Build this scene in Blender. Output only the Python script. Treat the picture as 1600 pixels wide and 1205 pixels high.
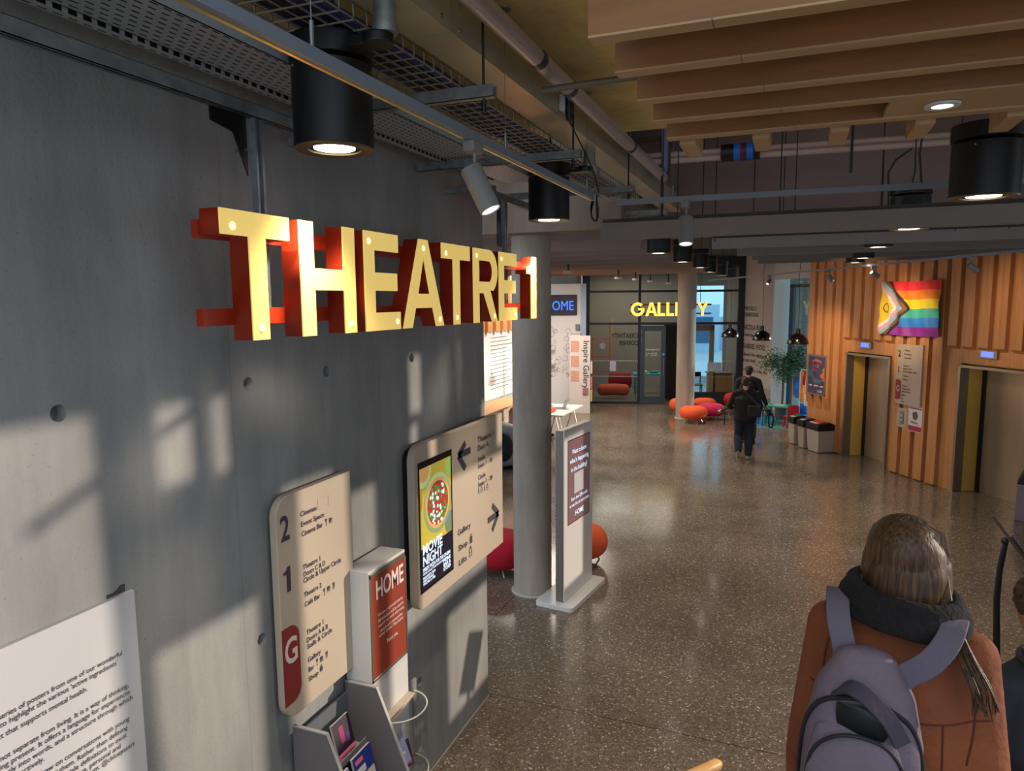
import bpy, bmesh, math, random
from mathutils import Vector as Vec, Matrix, Quaternion
random.seed(7)
for _o in list(bpy.data.objects): bpy.data.objects.remove(_o)
SC = bpy.context.scene; COL = SC.collection
# ---------------------------------------------------------------- camera
F = 1100.0; PCX, PCY = 800.0, 602.5
def _n(v): return v.normalized()
_dn = _n(Vec((875-PCX, 9700-PCY, F))); _up = -_dn
_v1 = Vec((1236-PCX, 468-PCY, F)); _y = _n(_v1-_up*_v1.dot(_up)); _x = _y.cross(_up)
R3 = Matrix((_x, _y, _up))
CAM = Vec((2.311, 0.0, 3.4))
cam = bpy.data.cameras.new('camera'); camo = bpy.data.objects.new('camera', cam); COL.objects.link(camo)
cam.sensor_width = 36; cam.lens = F/1600*36; cam.clip_start = .05; cam.clip_end = 200
camo.matrix_world = Matrix.Translation(CAM) @ Matrix((R3@Vec((1,0,0)), R3@Vec((0,-1,0)), R3@Vec((0,0,-1)))).transposed().to_4x4()
SC.camera = camo
def ray(px, py): return R3 @ Vec((px-PCX, py-PCY, F))
def onz(px, py, z=0): d = ray(px, py); return CAM+d*((z-CAM.z)/d.z)
def onx(px, py, x=0): d = ray(px, py); return CAM+d*((x-CAM.x)/d.x)
def ony(px, py, y): d = ray(px, py); return CAM+d*((y-CAM.y)/d.y)
def atd(px, py, d): return CAM+ray(px, py)*(d/F)
# ---------------------------------------------------------------- view, world, sun
SC.view_settings.view_transform = 'Standard'; SC.view_settings.look = 'None'
SC.view_settings.exposure = 0.0; SC.view_settings.gamma = 1; SC.view_settings.use_curve_mapping = False
W = bpy.data.worlds.new('sky'); SC.world = W; W.use_nodes = True
WORLD_STR = 1.45
W.node_tree.nodes['Background'].inputs[0].default_value = (.74, .86, 1.0, 1)
W.node_tree.nodes['Background'].inputs[1].default_value = WORLD_STR
SUNK, SUNM = 0.5, 0.20      # per metre of X the sun ray moves +Y by SUNK and up by SUNM
sl = bpy.data.lights.new('sun', 'SUN'); sl.energy = 3.2; sl.angle = math.radians(.6); sl.color = (1, .85, .70)
so = bpy.data.objects.new('sun', sl); COL.objects.link(so); so.location = (20, 12, 12)
so.rotation_euler = Vec((1, SUNK, SUNM)).to_track_quat('Z', 'Y').to_euler()
def lamp(name, kind, loc, energy, col, parent=None, target=None, spot=60, blend=.5, size=.05, sy=None):
    l = bpy.data.lights.new(name, kind); l.energy = energy; l.color = col
    if kind == 'SPOT': l.spot_size = math.radians(spot); l.spot_blend = blend; l.shadow_soft_size = size
    elif kind == 'AREA':
        l.size = size
        if sy: l.shape = 'RECTANGLE'; l.size_y = sy
    else: l.shadow_soft_size = size
    o = bpy.data.objects.new(name, l); COL.objects.link(o); loc = Vec(loc)
    M = Matrix.Translation(loc)
    if target is not None: M = M @ (loc-Vec(target)).to_track_quat('Z', 'Y').to_matrix().to_4x4()
    if parent: o.parent = parent; M = wm(parent).inverted() @ M
    o.matrix_basis = M
    return o
# ---------------------------------------------------------------- materials
def C(r, g, b): 
    f = lambda v: (v/255/12.92 if v/255 <= .04045 else ((v/255+.055)/1.055)**2.4)
    return (f(r), f(g), f(b), 1)
MATS = {}
def mat(name, col=None, rough=.5, metal=0, noise=None, bump=None, emit=0, ecol=None, stretch=(1,1,1), spec=None, alpha=None, coat=0):
    if name in MATS: return MATS[name]
    m = bpy.data.materials.new(name); m.use_nodes = True; nt = m.node_tree; b = nt.nodes['Principled BSDF']
    b.inputs['Base Color'].default_value = col; b.inputs['Roughness'].default_value = rough; b.inputs['Metallic'].default_value = metal
    if spec is not None: b.inputs['Specular IOR Level'].default_value = spec
    if coat: b.inputs['Coat Weight'].default_value = coat
    if emit: b.inputs['Emission Color'].default_value = ecol or col; b.inputs['Emission Strength'].default_value = emit
    tc = mp = None
    if noise or bump:
        tc = nt.nodes.new('ShaderNodeTexCoord'); mp = nt.nodes.new('ShaderNodeMapping'); mp.inputs['Scale'].default_value = stretch
        nt.links.new(tc.outputs['Object'], mp.inputs['Vector'])
    if noise:
        t = nt.nodes.new('ShaderNodeTexNoise'); t.inputs['Scale'].default_value = noise[0]; t.inputs['Detail'].default_value = 5
        nt.links.new(mp.outputs[0], t.inputs['Vector'])
        r = nt.nodes.new('ShaderNodeValToRGB'); r.color_ramp.elements[0].position = .3; r.color_ramp.elements[1].position = .7
        a = noise[1]; r.color_ramp.elements[0].color = (col[0]*(1-a), col[1]*(1-a), col[2]*(1-a), 1)
        r.color_ramp.elements[1].color = (min(1, col[0]*(1+a)), min(1, col[1]*(1+a)), min(1, col[2]*(1+a)), 1)
        nt.links.new(t.outputs[0], r.inputs[0]); nt.links.new(r.outputs[0], b.inputs['Base Color'])
    if bump:
        t = nt.nodes.new('ShaderNodeTexNoise'); t.inputs['Scale'].default_value = bump[0]; t.inputs['Detail'].default_value = 4
        nt.links.new(mp.outputs[0], t.inputs['Vector']); bp = nt.nodes.new('ShaderNodeBump'); bp.inputs['Strength'].default_value = bump[1]; bp.inputs['Distance'].default_value = .01
        nt.links.new(t.outputs[0], bp.inputs['Height']); nt.links.new(bp.outputs[0], b.inputs['Normal'])
    MATS[name] = m; return m
def nodes(m): return m.node_tree.nodes, m.node_tree.links, m.node_tree.nodes['Principled BSDF']
def ramp(N, pts):
    r = N.new('ShaderNodeValToRGB'); e = r.color_ramp.elements
    while len(e) < len(pts): e.new(.5)
    for q, (p, c) in zip(e, pts): q.position = p; q.color = c
    return r
def concrete(name, base, streak=1.0, board=None):
    m = mat(name, base, .75, spec=.3); N, L, b = nodes(m)
    tc = N.new('ShaderNodeTexCoord')
    def noise(scale, st, det=6, rough=.6):
        mp = N.new('ShaderNodeMapping'); mp.inputs['Scale'].default_value = st; L.new(tc.outputs['Object'], mp.inputs['Vector'])
        t = N.new('ShaderNodeTexNoise'); t.inputs['Scale'].default_value = scale; t.inputs['Detail'].default_value = det; t.inputs['Roughness'].default_value = rough
        L.new(mp.outputs[0], t.inputs['Vector']); return t
    k = lambda f: (base[0]*f, base[1]*f, base[2]*f, 1)
    a = noise(1.6, (1, 1, .35)); ra = ramp(N, [(.3, k(.72)), (.7, k(1.22))]); L.new(a.outputs[0], ra.inputs[0])
    s = noise(9, (1, 1, .12)); rs = ramp(N, [(.32, (.90, .90, .90, 1)), (.68, (1.06, 1.06, 1.06, 1))]); L.new(s.outputs[0], rs.inputs[0])
    p = noise(60, (1, 1, 1), 3); rp = ramp(N, [(.27, (.55, .55, .55, 1)), (.36, (1, 1, 1, 1))]); L.new(p.outputs[0], rp.inputs[0])
    def mul(x, y, f=1):
        n = N.new('ShaderNodeMix'); n.data_type = 'RGBA'; n.blend_type = 'MULTIPLY'; n.inputs[0].default_value = f; L.new(x, n.inputs[6]); L.new(y, n.inputs[7]); return n.outputs[2]
    o = mul(mul(ra.outputs[0], rs.outputs[0], streak), rp.outputs[0], .8)
    if board:      # formwork panel joints: thin dark lines every board metres along Y
        sx = N.new('ShaderNodeSeparateXYZ'); L.new(tc.outputs['Object'], sx.inputs[0])
        w = N.new('ShaderNodeMath'); w.operation = 'PINGPONG'; w.inputs[1].default_value = board/2; L.new(sx.outputs[1], w.inputs[0])
        rj = ramp(N, [(0, (.8, .8, .8, 1)), (.005, (1, 1, 1, 1))]); L.new(w.outputs[0], rj.inputs[0]); o = mul(o, rj.outputs[0])
    L.new(o, b.inputs['Base Color'])
    bp = N.new('ShaderNodeBump'); bp.inputs['Strength'].default_value = .25; bp.inputs['Distance'].default_value = .01; L.new(p.outputs[0], bp.inputs['Height']); L.new(bp.outputs[0], b.inputs['Normal'])
    return m
def wood(name, base, st=(1, 1, 14), rough=.45, amt=.22):
    m = mat(name, base, rough); N, L, b = nodes(m)
    tc = N.new('ShaderNodeTexCoord'); mp = N.new('ShaderNodeMapping'); mp.inputs['Scale'].default_value = st; L.new(tc.outputs['Object'], mp.inputs['Vector'])
    t = N.new('ShaderNodeTexNoise'); t.inputs['Scale'].default_value = 2.2; t.inputs['Detail'].default_value = 7; t.inputs['Roughness'].default_value = .6; t.inputs['Distortion'].default_value = .6
    L.new(mp.outputs[0], t.inputs['Vector'])
    k = lambda f: (min(1, base[0]*f), min(1, base[1]*f), min(1, base[2]*f*.97), 1)
    r = ramp(N, [(.28, k(1-amt)), (.5, k(1)), (.72, k(1+amt))]); L.new(t.outputs[0], r.inputs[0]); L.new(r.outputs[0], b.inputs['Base Color'])
    return m
# floor: ground and polished concrete with exposed aggregate and saw-cut joints
m = mat('polished_floor', C(128, 116, 104), .22, spec=.55); N, L, b = nodes(m)
tc = N.new('ShaderNodeTexCoord')
def _nz(scale, det=3):
    t = N.new('ShaderNodeTexNoise'); t.inputs['Scale'].default_value = scale; t.inputs['Detail'].default_value = det; L.new(tc.outputs['Object'], t.inputs['Vector']); return t
v = N.new('ShaderNodeTexVoronoi'); v.inputs['Scale'].default_value = 78; L.new(tc.outputs['Object'], v.inputs['Vector'])
sp = N.new('ShaderNodeSeparateColor'); L.new(v.outputs['Color'], sp.inputs[0])
rv = ramp(N, [(0, C(86, 76, 66)), (.35, C(104, 92, 80)), (.75, C(118, 106, 92)), (.94, C(132, 120, 106)), (1, C(196, 184, 166))]); L.new(sp.outputs[0], rv.inputs[0])
big = _nz(.9, 5); rb = ramp(N, [(.3, (.78, .78, .78, 1)), (.7, (1.15, 1.15, 1.15, 1))]); L.new(big.outputs[0], rb.inputs[0])
mx = N.new('ShaderNodeMix'); mx.data_type = 'RGBA'; mx.blend_type = 'MULTIPLY'; mx.inputs[0].default_value = 1; L.new(rv.outputs[0], mx.inputs[6]); L.new(rb.outputs[0], mx.inputs[7])
sx = N.new('ShaderNodeSeparateXYZ'); L.new(tc.outputs['Object'], sx.inputs[0]); prev = mx.outputs[2]
for ax, off, per in ((0, -.55, 6.0), (1, 5.29, 5.2)):
    a = N.new('ShaderNodeMath'); a.operation = 'SUBTRACT'; a.inputs[1].default_value = off; L.new(sx.outputs[ax], a.inputs[0])
    w = N.new('ShaderNodeMath'); w.operation = 'PINGPONG'; w.inputs[1].default_value = per/2; L.new(a.outputs[0], w.inputs[0])
    rj = ramp(N, [(.004, (.4, .4, .4, 1)), (.006, (1, 1, 1, 1))]); L.new(w.outputs[0], rj.inputs[0])
    q = N.new('ShaderNodeMix'); q.data_type = 'RGBA'; q.blend_type = 'MULTIPLY'; q.inputs[0].default_value = 1; L.new(prev, q.inputs[6]); L.new(rj.outputs[0], q.inputs[7]); prev = q.outputs[2]
L.new(prev, b.inputs['Base Color'])
rr = ramp(N, [(.3, (.11, .11, .11, 1)), (.7, (.22, .22, .22, 1))]); L.new(big.outputs[0], rr.inputs[0]); L.new(rr.outputs[0], b.inputs['Roughness'])
FLOORM = m
def slotted(name, base, dark, px, py, w, h):
    m = mat(name, base, .45, .3); N, L, b = nodes(m); tc = N.new('ShaderNodeTexCoord'); sx = N.new('ShaderNodeSeparateXYZ'); L.new(tc.outputs['Object'], sx.inputs[0])
    def ma(op, a, bb=None):
        n = N.new('ShaderNodeMath'); n.operation = op
        for i, q in enumerate((a, bb)):
            if q is None: continue
            if isinstance(q, (int, float)): n.inputs[i].default_value = q
            else: L.new(q, n.inputs[i])
        return n.outputs[0]
    row = ma('FLOOR', ma('DIVIDE', sx.outputs[0], px))
    yy = ma('ADD', sx.outputs[1], ma('MULTIPLY', row, py*.5))
    fx = ma('PINGPONG', ma('ADD', sx.outputs[0], -px/2), px/2); fy = ma('PINGPONG', yy, py/2)
    mask = ma('MULTIPLY', ma('LESS_THAN', fx, w/2), ma('LESS_THAN', fy, h/2))
    q = N.new('ShaderNodeMix'); q.data_type = 'RGBA'; L.new(mask, q.inputs[0]); q.inputs[6].default_value = base; q.inputs[7].default_value = dark; L.new(q.outputs[2], b.inputs['Base Color'])
    return m
def glass(name, tint=(.85, .92, .95, 1), gloss=.12):
    if name in MATS: return MATS[name]
    m = bpy.data.materials.new(name); m.use_nodes = True; nt = m.node_tree; N, L = nt.nodes, nt.links; N.remove(N['Principled BSDF'])
    t = N.new('ShaderNodeBsdfTransparent'); t.inputs[0].default_value = tint; g = N.new('ShaderNodeBsdfGlossy'); g.inputs['Roughness'].default_value = .03
    fr = N.new('ShaderNodeLayerWeight'); fr.inputs[0].default_value = .3; ml = N.new('ShaderNodeMath'); ml.operation = 'MULTIPLY'; ml.inputs[1].default_value = gloss*2.2; L.new(fr.outputs['Facing'], ml.inputs[0])
    mx = N.new('ShaderNodeMixShader'); L.new(ml.outputs[0], mx.inputs[0]); L.new(t.outputs[0], mx.inputs[1]); L.new(g.outputs[0], mx.inputs[2]); L.new(mx.outputs[0], N['Material Output'].inputs[0])
    MATS[name] = m; return m
# ---------------------------------------------------------------- mesh helpers
class MB:
    def __init__(s): s.V = []; s.F = []; s.MI = []; s.mi = 0
    def add(s, vs, fs):
        n = len(s.V); s.V += [Vec(v) for v in vs]
        for f in fs: s.F.append([n+i for i in f]); s.MI.append(s.mi)
        return s
    def box(s, a, b):
        x0, x1 = sorted((a[0], b[0])); y0, y1 = sorted((a[1], b[1])); z0, z1 = sorted((a[2], b[2]))
        return s.add([(x0,y0,z0),(x1,y0,z0),(x1,y1,z0),(x0,y1,z0),(x0,y0,z1),(x1,y0,z1),(x1,y1,z1),(x0,y1,z1)],
                     [(0,3,2,1),(4,5,6,7),(0,1,5,4),(1,2,6,5),(2,3,7,6),(3,0,4,7)])
    def obox(s, o, u, v, w, a, b):      # box in a frame: origin o, axes u v w, from a to b
        t = MB().box(a, b); o, u, v, w = Vec(o), Vec(u), Vec(v), Vec(w)
        return s.add([o+u*p.x+v*p.y+w*p.z for p in t.V], t.F)
    def beam(s, p0, p1, w, h, up=(0,0,1)):      # rectangular bar, w across, h along up
        p0, p1 = Vec(p0), Vec(p1); d = (p1-p0).normalized(); x = d.cross(Vec(up)).normalized(); y = x.cross(d)
        vs = [p+x*(a*w/2)+y*(b*h/2) for p in (p0, p1) for a, b in ((-1,-1),(1,-1),(1,1),(-1,1))]
        return s.add(vs, [(0,1,2,3),(7,6,5,4),(0,4,5,1),(1,5,6,2),(2,6,7,3),(3,7,4,0)])
    def tube(s, pts, r, n=10, caps=True):
        pts = [Vec(p) for p in pts]; rs = r if isinstance(r, (list, tuple)) else [r]*len(pts)
        a = None; base = len(s.V); vs = []; fs = []
        for i, p in enumerate(pts):
            d = (pts[min(i+1, len(pts)-1)]-pts[max(i-1, 0)]).normalized()
            if a is None: a = d.orthogonal().normalized()
            else: a = (a-d*a.dot(d)).normalized()
            b = d.cross(a)
            for k in range(n):
                t = 2*math.pi*k/n; vs.append(p+(a*math.cos(t)+b*math.sin(t))*rs[i])
        for i in range(len(pts)-1):
            for k in range(n): fs.append((i*n+k, i*n+(k+1) % n, (i+1)*n+(k+1) % n, (i+1)*n+k))
        if caps: fs.append(tuple(range(n-1, -1, -1))); fs.append(tuple((len(pts)-1)*n+k for k in range(n)))
        return s.add(vs, fs)
    def lathe(s, prof, c=(0,0,0), n=32, axis=None, cap=True):      # prof: (r, z) list
        c = Vec(c); vs = []; fs = []; q = Quaternion() if axis is None else Vec(axis).to_track_quat('Z', 'Y')
        for r, z in prof:
            for k in range(n): t = 2*math.pi*k/n; vs.append(c+q@Vec((r*math.cos(t), r*math.sin(t), z)))
        for i in range(len(prof)-1):
            for k in range(n): fs.append((i*n+k, i*n+(k+1) % n, (i+1)*n+(k+1) % n, (i+1)*n+k))
        if cap and prof[0][0] > 1e-6: fs.append(tuple(range(n-1, -1, -1)))
        if cap and prof[-1][0] > 1e-6: fs.append(tuple((len(prof)-1)*n+k for k in range(n)))
        return s.add(vs, fs)
    def cyl(s, a, b, r, n=20): return s.tube([a, b], r, n)
    def prism(s, poly, o, u, v, w, d):      # polygon in u,v plane pushed by w*d
        o, u, v, w = Vec(o), Vec(u), Vec(v), Vec(w); n = len(poly)
        vs = [o+u*p[0]+v*p[1] for p in poly]+[o+u*p[0]+v*p[1]+w*d for p in poly]
        return s.add(vs, [tuple(range(n-1, -1, -1)), tuple(range(n, 2*n))]+[(i, (i+1) % n, n+(i+1) % n, n+i) for i in range(n)])
    def ball(s, c, r, n=14, m=9):
        rx, ry, rz = r if isinstance(r, (tuple, list)) else (r, r, r); c = Vec(c)
        vs = [c+Vec((0,0,-rz))]; fs = []
        for i in range(1, m):
            t = math.pi*i/m-math.pi/2
            for k in range(n): p = 2*math.pi*k/n; vs.append(c+Vec((rx*math.cos(t)*math.cos(p), ry*math.cos(t)*math.sin(p), rz*math.sin(t))))
        vs.append(c+Vec((0,0,rz)))
        for k in range(n): fs.append((0, 1+(k+1) % n, 1+k)); fs.append((len(vs)-1, 1+(m-2)*n+k, 1+(m-2)*n+(k+1) % n))
        for i in range(m-2):
            for k in range(n): fs.append((1+i*n+k, 1+i*n+(k+1) % n, 1+(i+1)*n+(k+1) % n, 1+(i+1)*n+k))
        return s.add(vs, fs)
    def loft(s, pts, rad, side=(1,0,0), n=20, power=2.0):      # elliptical rings, rad = [(rx, ry)], rx along side
        pts = [Vec(p) for p in pts]; side = Vec(side); vs = []; fs = []
        P, Rr = [], []
        d0 = (pts[1]-pts[0]).normalized(); d1 = (pts[-1]-pts[-2]).normalized()
        m0, m1 = min(rad[0]), min(rad[-1])
        for t in (1, .72, .38): P.append(pts[0]-d0*m0*.8*t); k = math.sqrt(max(0, 1-t*t)); k = max(k, .08); Rr.append((rad[0][0]*k, rad[0][1]*k))
        P += pts; Rr += rad
        for t in (.38, .72, 1): P.append(pts[-1]+d1*m1*.8*t); k = math.sqrt(max(0, 1-t*t)); k = max(k, .08); Rr.append((rad[-1][0]*k, rad[-1][1]*k))
        for i, p in enumerate(P):
            d = (P[min(i+1, len(P)-1)]-P[max(i-1, 0)]).normalized(); x = (side-d*side.dot(d))
            if x.length < .05: x = d.orthogonal()
            x.normalize(); y = d.cross(x)
            for k in range(n):
                t = 2*math.pi*k/n; c, q = math.cos(t), math.sin(t); e = 2/power
                vs.append(p+x*(Rr[i][0]*math.copysign(abs(c)**e, c))+y*(Rr[i][1]*math.copysign(abs(q)**e, q)))
        for i in range(len(P)-1):
            for k in range(n): fs.append((i*n+k, i*n+(k+1) % n, (i+1)*n+(k+1) % n, (i+1)*n+k))
        fs.append(tuple(range(n-1, -1, -1))); fs.append(tuple((len(P)-1)*n+k for k in range(n)))
        return s.add(vs, fs)
def wm(o):
    M = o.matrix_basis.copy()
    while o.parent: o = o.parent; M = o.matrix_basis @ M
    return M
def thing(name, label, cat, loc=(0,0,0), rz=0, group=None):
    o = bpy.data.objects.new(name, None); COL.objects.link(o); o.empty_display_size = .1
    o.matrix_basis = Matrix.Translation(Vec(loc)) @ Matrix.Rotation(rz, 4, 'Z')
    o['label'] = label; o['category'] = cat
    if group: o['group'] = group
    return o
def tag(o, label, cat, group=None, kind=None):
    o['label'] = label; o['category'] = cat
    if group: o['group'] = group
    if kind: o['kind'] = kind
    return o
def obj(name, mb, m, parent=None, smooth=40, bevel=0, local=False, label=None, subsurf=0):
    me = bpy.data.meshes.new(name)
    if isinstance(mb, bpy.types.Mesh): me = mb; me.name = name
    else:
        me.from_pydata([tuple(v) for v in mb.V], [], mb.F)
        bm = bmesh.new(); bm.from_mesh(me); bmesh.ops.recalc_face_normals(bm, faces=bm.faces); bm.to_mesh(me); bm.free()
    if m is not None:
        if not isinstance(mb, MB): me.materials.clear()
        for q in (m if isinstance(m, (list, tuple)) else [m]): me.materials.append(q)
        if isinstance(mb, MB) and isinstance(m, (list, tuple)):
            me.polygons.foreach_set('material_index', mb.MI)
    if smooth:
        me.shade_smooth(); me.set_sharp_from_angle(angle=math.radians(smooth))
    o = bpy.data.objects.new(name, me); COL.objects.link(o)
    if parent:
        o.parent = parent
        if not local: me.transform(wm(parent).inverted())
    elif not local and len(me.vertices):
        lo = [min(v.co[i] for v in me.vertices) for i in range(3)]; hi = [max(v.co[i] for v in me.vertices) for i in range(3)]
        c = Vec(((lo[0]+hi[0])/2, (lo[1]+hi[1])/2, lo[2])); me.transform(Matrix.Translation(-c)); o.location = c
    if bevel:
        b = o.modifiers.new('bevel', 'BEVEL'); b.width = bevel; b.segments = 2; b.limit_method = 'ANGLE'; b.angle_limit = math.radians(40)
    if subsurf: b = o.modifiers.new('sub', 'SUBSURF'); b.levels = b.render_levels = subsurf
    if label: o['label'] = label
    return o
def struct(name, mb, m, keep=False, **k):
    o = obj(name, mb, m, local=True, **k); o['kind'] = 'structure'; return o
def copy_tree(o, parent=None):
    c = o.copy(); COL.objects.link(c); c.parent = parent
    for ch in [q for q in bpy.data.objects if q.parent == o]: copy_tree(ch, c)
    return c
def bake(o):      # evaluate modifiers into a mesh, drop the helper object
    dg = bpy.context.evaluated_depsgraph_get(); dg.update()
    me = bpy.data.meshes.new_from_object(o.evaluated_get(dg)); bpy.data.objects.remove(o); return me
def text(name, s, parent, P, r, u, size, m, bold=0, xs=1, align='LEFT', ext=.001, lift=.0015, ls=1.0, mirror=False, label=None):
    cu = bpy.data.curves.new('t', 'FONT'); cu.body = s; cu.size = 1; cu.align_x = align; cu.resolution_u = 3; cu.offset = bold; cu.space_line = ls
    t = bpy.data.objects.new('t', cu); COL.objects.link(t); me = bake(t); bpy.data.curves.remove(cu)
    r, u = Vec(r).normalized(), Vec(u).normalized(); w = r.cross(u)
    if mirror: rr = -r
    else: rr = r
    M = Matrix((rr*size*xs, u*size, w*size)).transposed().to_4x4(); M.translation = Vec(P)+w*lift
    me.transform(M)
    if mirror: me.flip_normals()
    return obj(name, me, m, parent, smooth=0, label=label)
def fuse(mb, voxel=.012, smooth_it=4, fac=.5):
    me = bpy.data.meshes.new('f'); me.from_pydata([tuple(v) for v in mb.V], [], mb.F)
    bm = bmesh.new(); bm.from_mesh(me); bmesh.ops.recalc_face_normals(bm, faces=bm.faces); bm.to_mesh(me); bm.free()
    o = bpy.data.objects.new('f', me); COL.objects.link(o)
    r = o.modifiers.new('r', 'REMESH'); r.mode = 'VOXEL'; r.voxel_size = voxel
    s = o.modifiers.new('s', 'SMOOTH'); s.factor = fac; s.iterations = smooth_it
    return bake(o)
def rrect(x0, y0, x1, y1, r, corners=(1,1,1,1), n=8):      # corners: bl br tr tl
    P = []
    for (cx, cy, a0), k in zip(((x0, y0, 180), (x1, y0, 270), (x1, y1, 0), (x0, y1, 90)), corners):
        if not k: P.append((cx, cy)); continue
        ox = cx+(r if cx == x0 else -r); oy = cy+(r if cy == y0 else -r)
        for i in range(n+1): a = math.radians(a0+90*i/n); P.append((ox+r*math.cos(a), oy+r*math.sin(a)))
    return P
def sm(P, n=5):      # smooth a path through its points
    P = [Vec(p) for p in P]; Q = []
    for i in range(len(P)-1):
        a, b, c, d = P[max(i-1, 0)], P[i], P[i+1], P[min(i+2, len(P)-1)]
        for k in range(n):
            t = k/n; Q.append(.5*((2*b)+(c-a)*t+(2*a-5*b+4*c-d)*t*t+(3*b-a-3*c+d)*t**3))
    return Q+[P[-1]]
X, Y, Z = Vec((1,0,0)), Vec((0,1,0)), Vec((0,0,1))
def P2(p0, d):      # vertical plane frame: origin point, horizontal dir u, up Z, normal towards camera side
    u = Vec((d[0], d[1], 0)).normalized(); n = Vec((u.y, -u.x, 0)); o = Vec((p0[0], p0[1], 0))
    if (CAM-o).dot(n) < 0: n = -n
    return o, u, n
# ================================================================ materials in use
WALLM = concrete('wall_concrete', C(146, 145, 142), 1, 1.22)
COLM = concrete('column_concrete', C(164, 152, 138))
SOFM = concrete('soffit_concrete_lit', C(236, 208, 140))  # yellow glow from the sign letters is put into the slab colour
HIGHM = mat('deck', C(150, 128, 122), .8, noise=(1.5, .2), stretch=(.3, 2, 1))
BLACK = mat('matt_black', C(14, 14, 16), .45)
BLK2 = mat('black_gloss', C(12, 12, 14), .2)
GALV = mat('galvanised', C(142, 146, 148), .42, .6, noise=(14, .3))
GALD = mat('duct_steel', C(190, 184, 160), .4, .6, noise=(3, .12))
RAIL = mat('rail_grey', C(118, 128, 140), .45)
PALEG = mat('pale_grey_paint', C(128, 128, 126), .5)
WHITE = mat('white_paint', C(208, 206, 202), .5)
CREAM = mat('cream_panel', C(186, 170, 150), .5)
CREAMD = mat('cream_edge', C(196, 176, 140), .5)
INK = mat('plum_ink', C(62, 54, 66), .6)
BINK = mat('black_ink', C(38, 38, 40), .6)
RED = mat('maroon_red', C(138, 44, 38), .5)
ORED = mat('orange_red', C(146, 52, 30), .5)
WOODB = wood('ply_slat', C(146, 96, 50), (.8, 12, 6))
WOODE = wood('ply_edge', C(186, 148, 104), (.8, 12, 6), amt=.1)
WOODW = wood('larch_fin', C(196, 138, 86), (6, 6, .5))
WOODP = wood('plain_timber', C(206, 154, 92), (3, 3, .6), amt=.12)
LENS = mat('lamp_lens', C(255, 250, 245), .3, emit=9, ecol=(1, .96, .9, 1))
LENSW = mat('lamp_lens_warm', C(255, 225, 190), .3, emit=5, ecol=(1, .85, .65, 1))
LENSP = mat('spot_lens', C(250, 235, 240), .3, emit=1.0, ecol=(1, .88, .95, 1))
GL = glass('clear_glass'); GLD = glass('dark_glass', (.84, .89, .90, 1))
STEEL = mat('lift_steel', C(176, 158, 134), .36, .5, noise=(3, .12), stretch=(1, 1, .2))
STEELF = mat('steel_frame', C(150, 140, 126), .35, .8)
GOLD = mat('gold_panel', C(232, 190, 92), .45)
DKFR = mat('dark_frame', C(30, 34, 40), .45)
BLFR = mat('slate_frame', C(56, 66, 80), .45)
# ================================================================ shell
struct('floor', MB().box((-9, -6, -.3), (13, 32, 0)), FLOORM, smooth=0)
struct('ground', MB().box((-60, 32, -.4), (60, 90, -.05)), mat('paving', C(196, 204, 206), .8, noise=(2, .1)), smooth=0)
# concrete wall with formwork tie holes cut through its face
w = MB().box((-.4, -4.5, 0), (0, 5.24, 4.72)); wo = obj('w', w, None, local=True, smooth=0)
cut = MB()
HOLES = [(1.64, 3.03), (2.55, 3.03), (3.14, 3.03), (4.06, 3.03), (2.55, 1.79), (4.06, .77), (1.64, .77), (.7, 3.03), (1.1, 3.03)]
for y, z in HOLES: cut.lathe([(0, -.045), (.024, -.045), (.033, .02)], (0, y, z), 20, X)
co = obj('c', cut, None, local=True, smooth=0)
bo = wo.modifiers.new('b', 'BOOLEAN'); bo.object = co; bo.operation = 'DIFFERENCE'; bo.solver = 'EXACT'
me = bake(wo); bpy.data.objects.remove(co)
struct('wall_left', me, WALLM, smooth=30)
hb = MB()
for y, z in HOLES: hb.lathe([(0, -.0435), (.0235, -.0435), (.0238, -.038), (0, -.038)], (0, y, z), 20, X)
t = struct('trim_1', hb, mat('hole_filler', C(92, 96, 102), .8))
struct('baseboard_left', MB().box((0, -4.5, 0), (.012, 5.25, .018)).box((-.4, 5.24, 0), (.012, 5.255, .018)), mat('base_bead', C(150, 142, 128), .6), smooth=0)
# soffit of the lower slab over the hall, deeper deck bay beyond it
SF = 4.68
struct('ceiling', MB().box((-.5, 1.0, SF), (7.5, 5.55, SF+.35)), SOFM, smooth=0)
dk = MB().box((-7, 5.55, 5.45), (8, 9.4, 5.6))
for i in range(13): y = 5.6+i*.3; dk.box((-7, y, 5.40), (8, y+.14, 5.45))
dk.box((-7, 9.4, 4.2), (8, 9.7, 5.6))
struct('ceiling_2', dk, HIGHM, smooth=0)
struct('ceiling_4', MB().box((-7, 9.7, 4.72), (8, 24.3, 4.9)), mat('dark_ceiling', C(62, 56, 54), .8, noise=(2, .2)), smooth=0)
struct('ceiling_3', MB().box((-7, 7.0, 4.1), (.72, 7.42, 5.6)).box((-7, 7.42, 4.30), (.72, 9.4, 4.5)), concrete('brown_soffit', C(136, 118, 102)), smooth=0)
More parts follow.
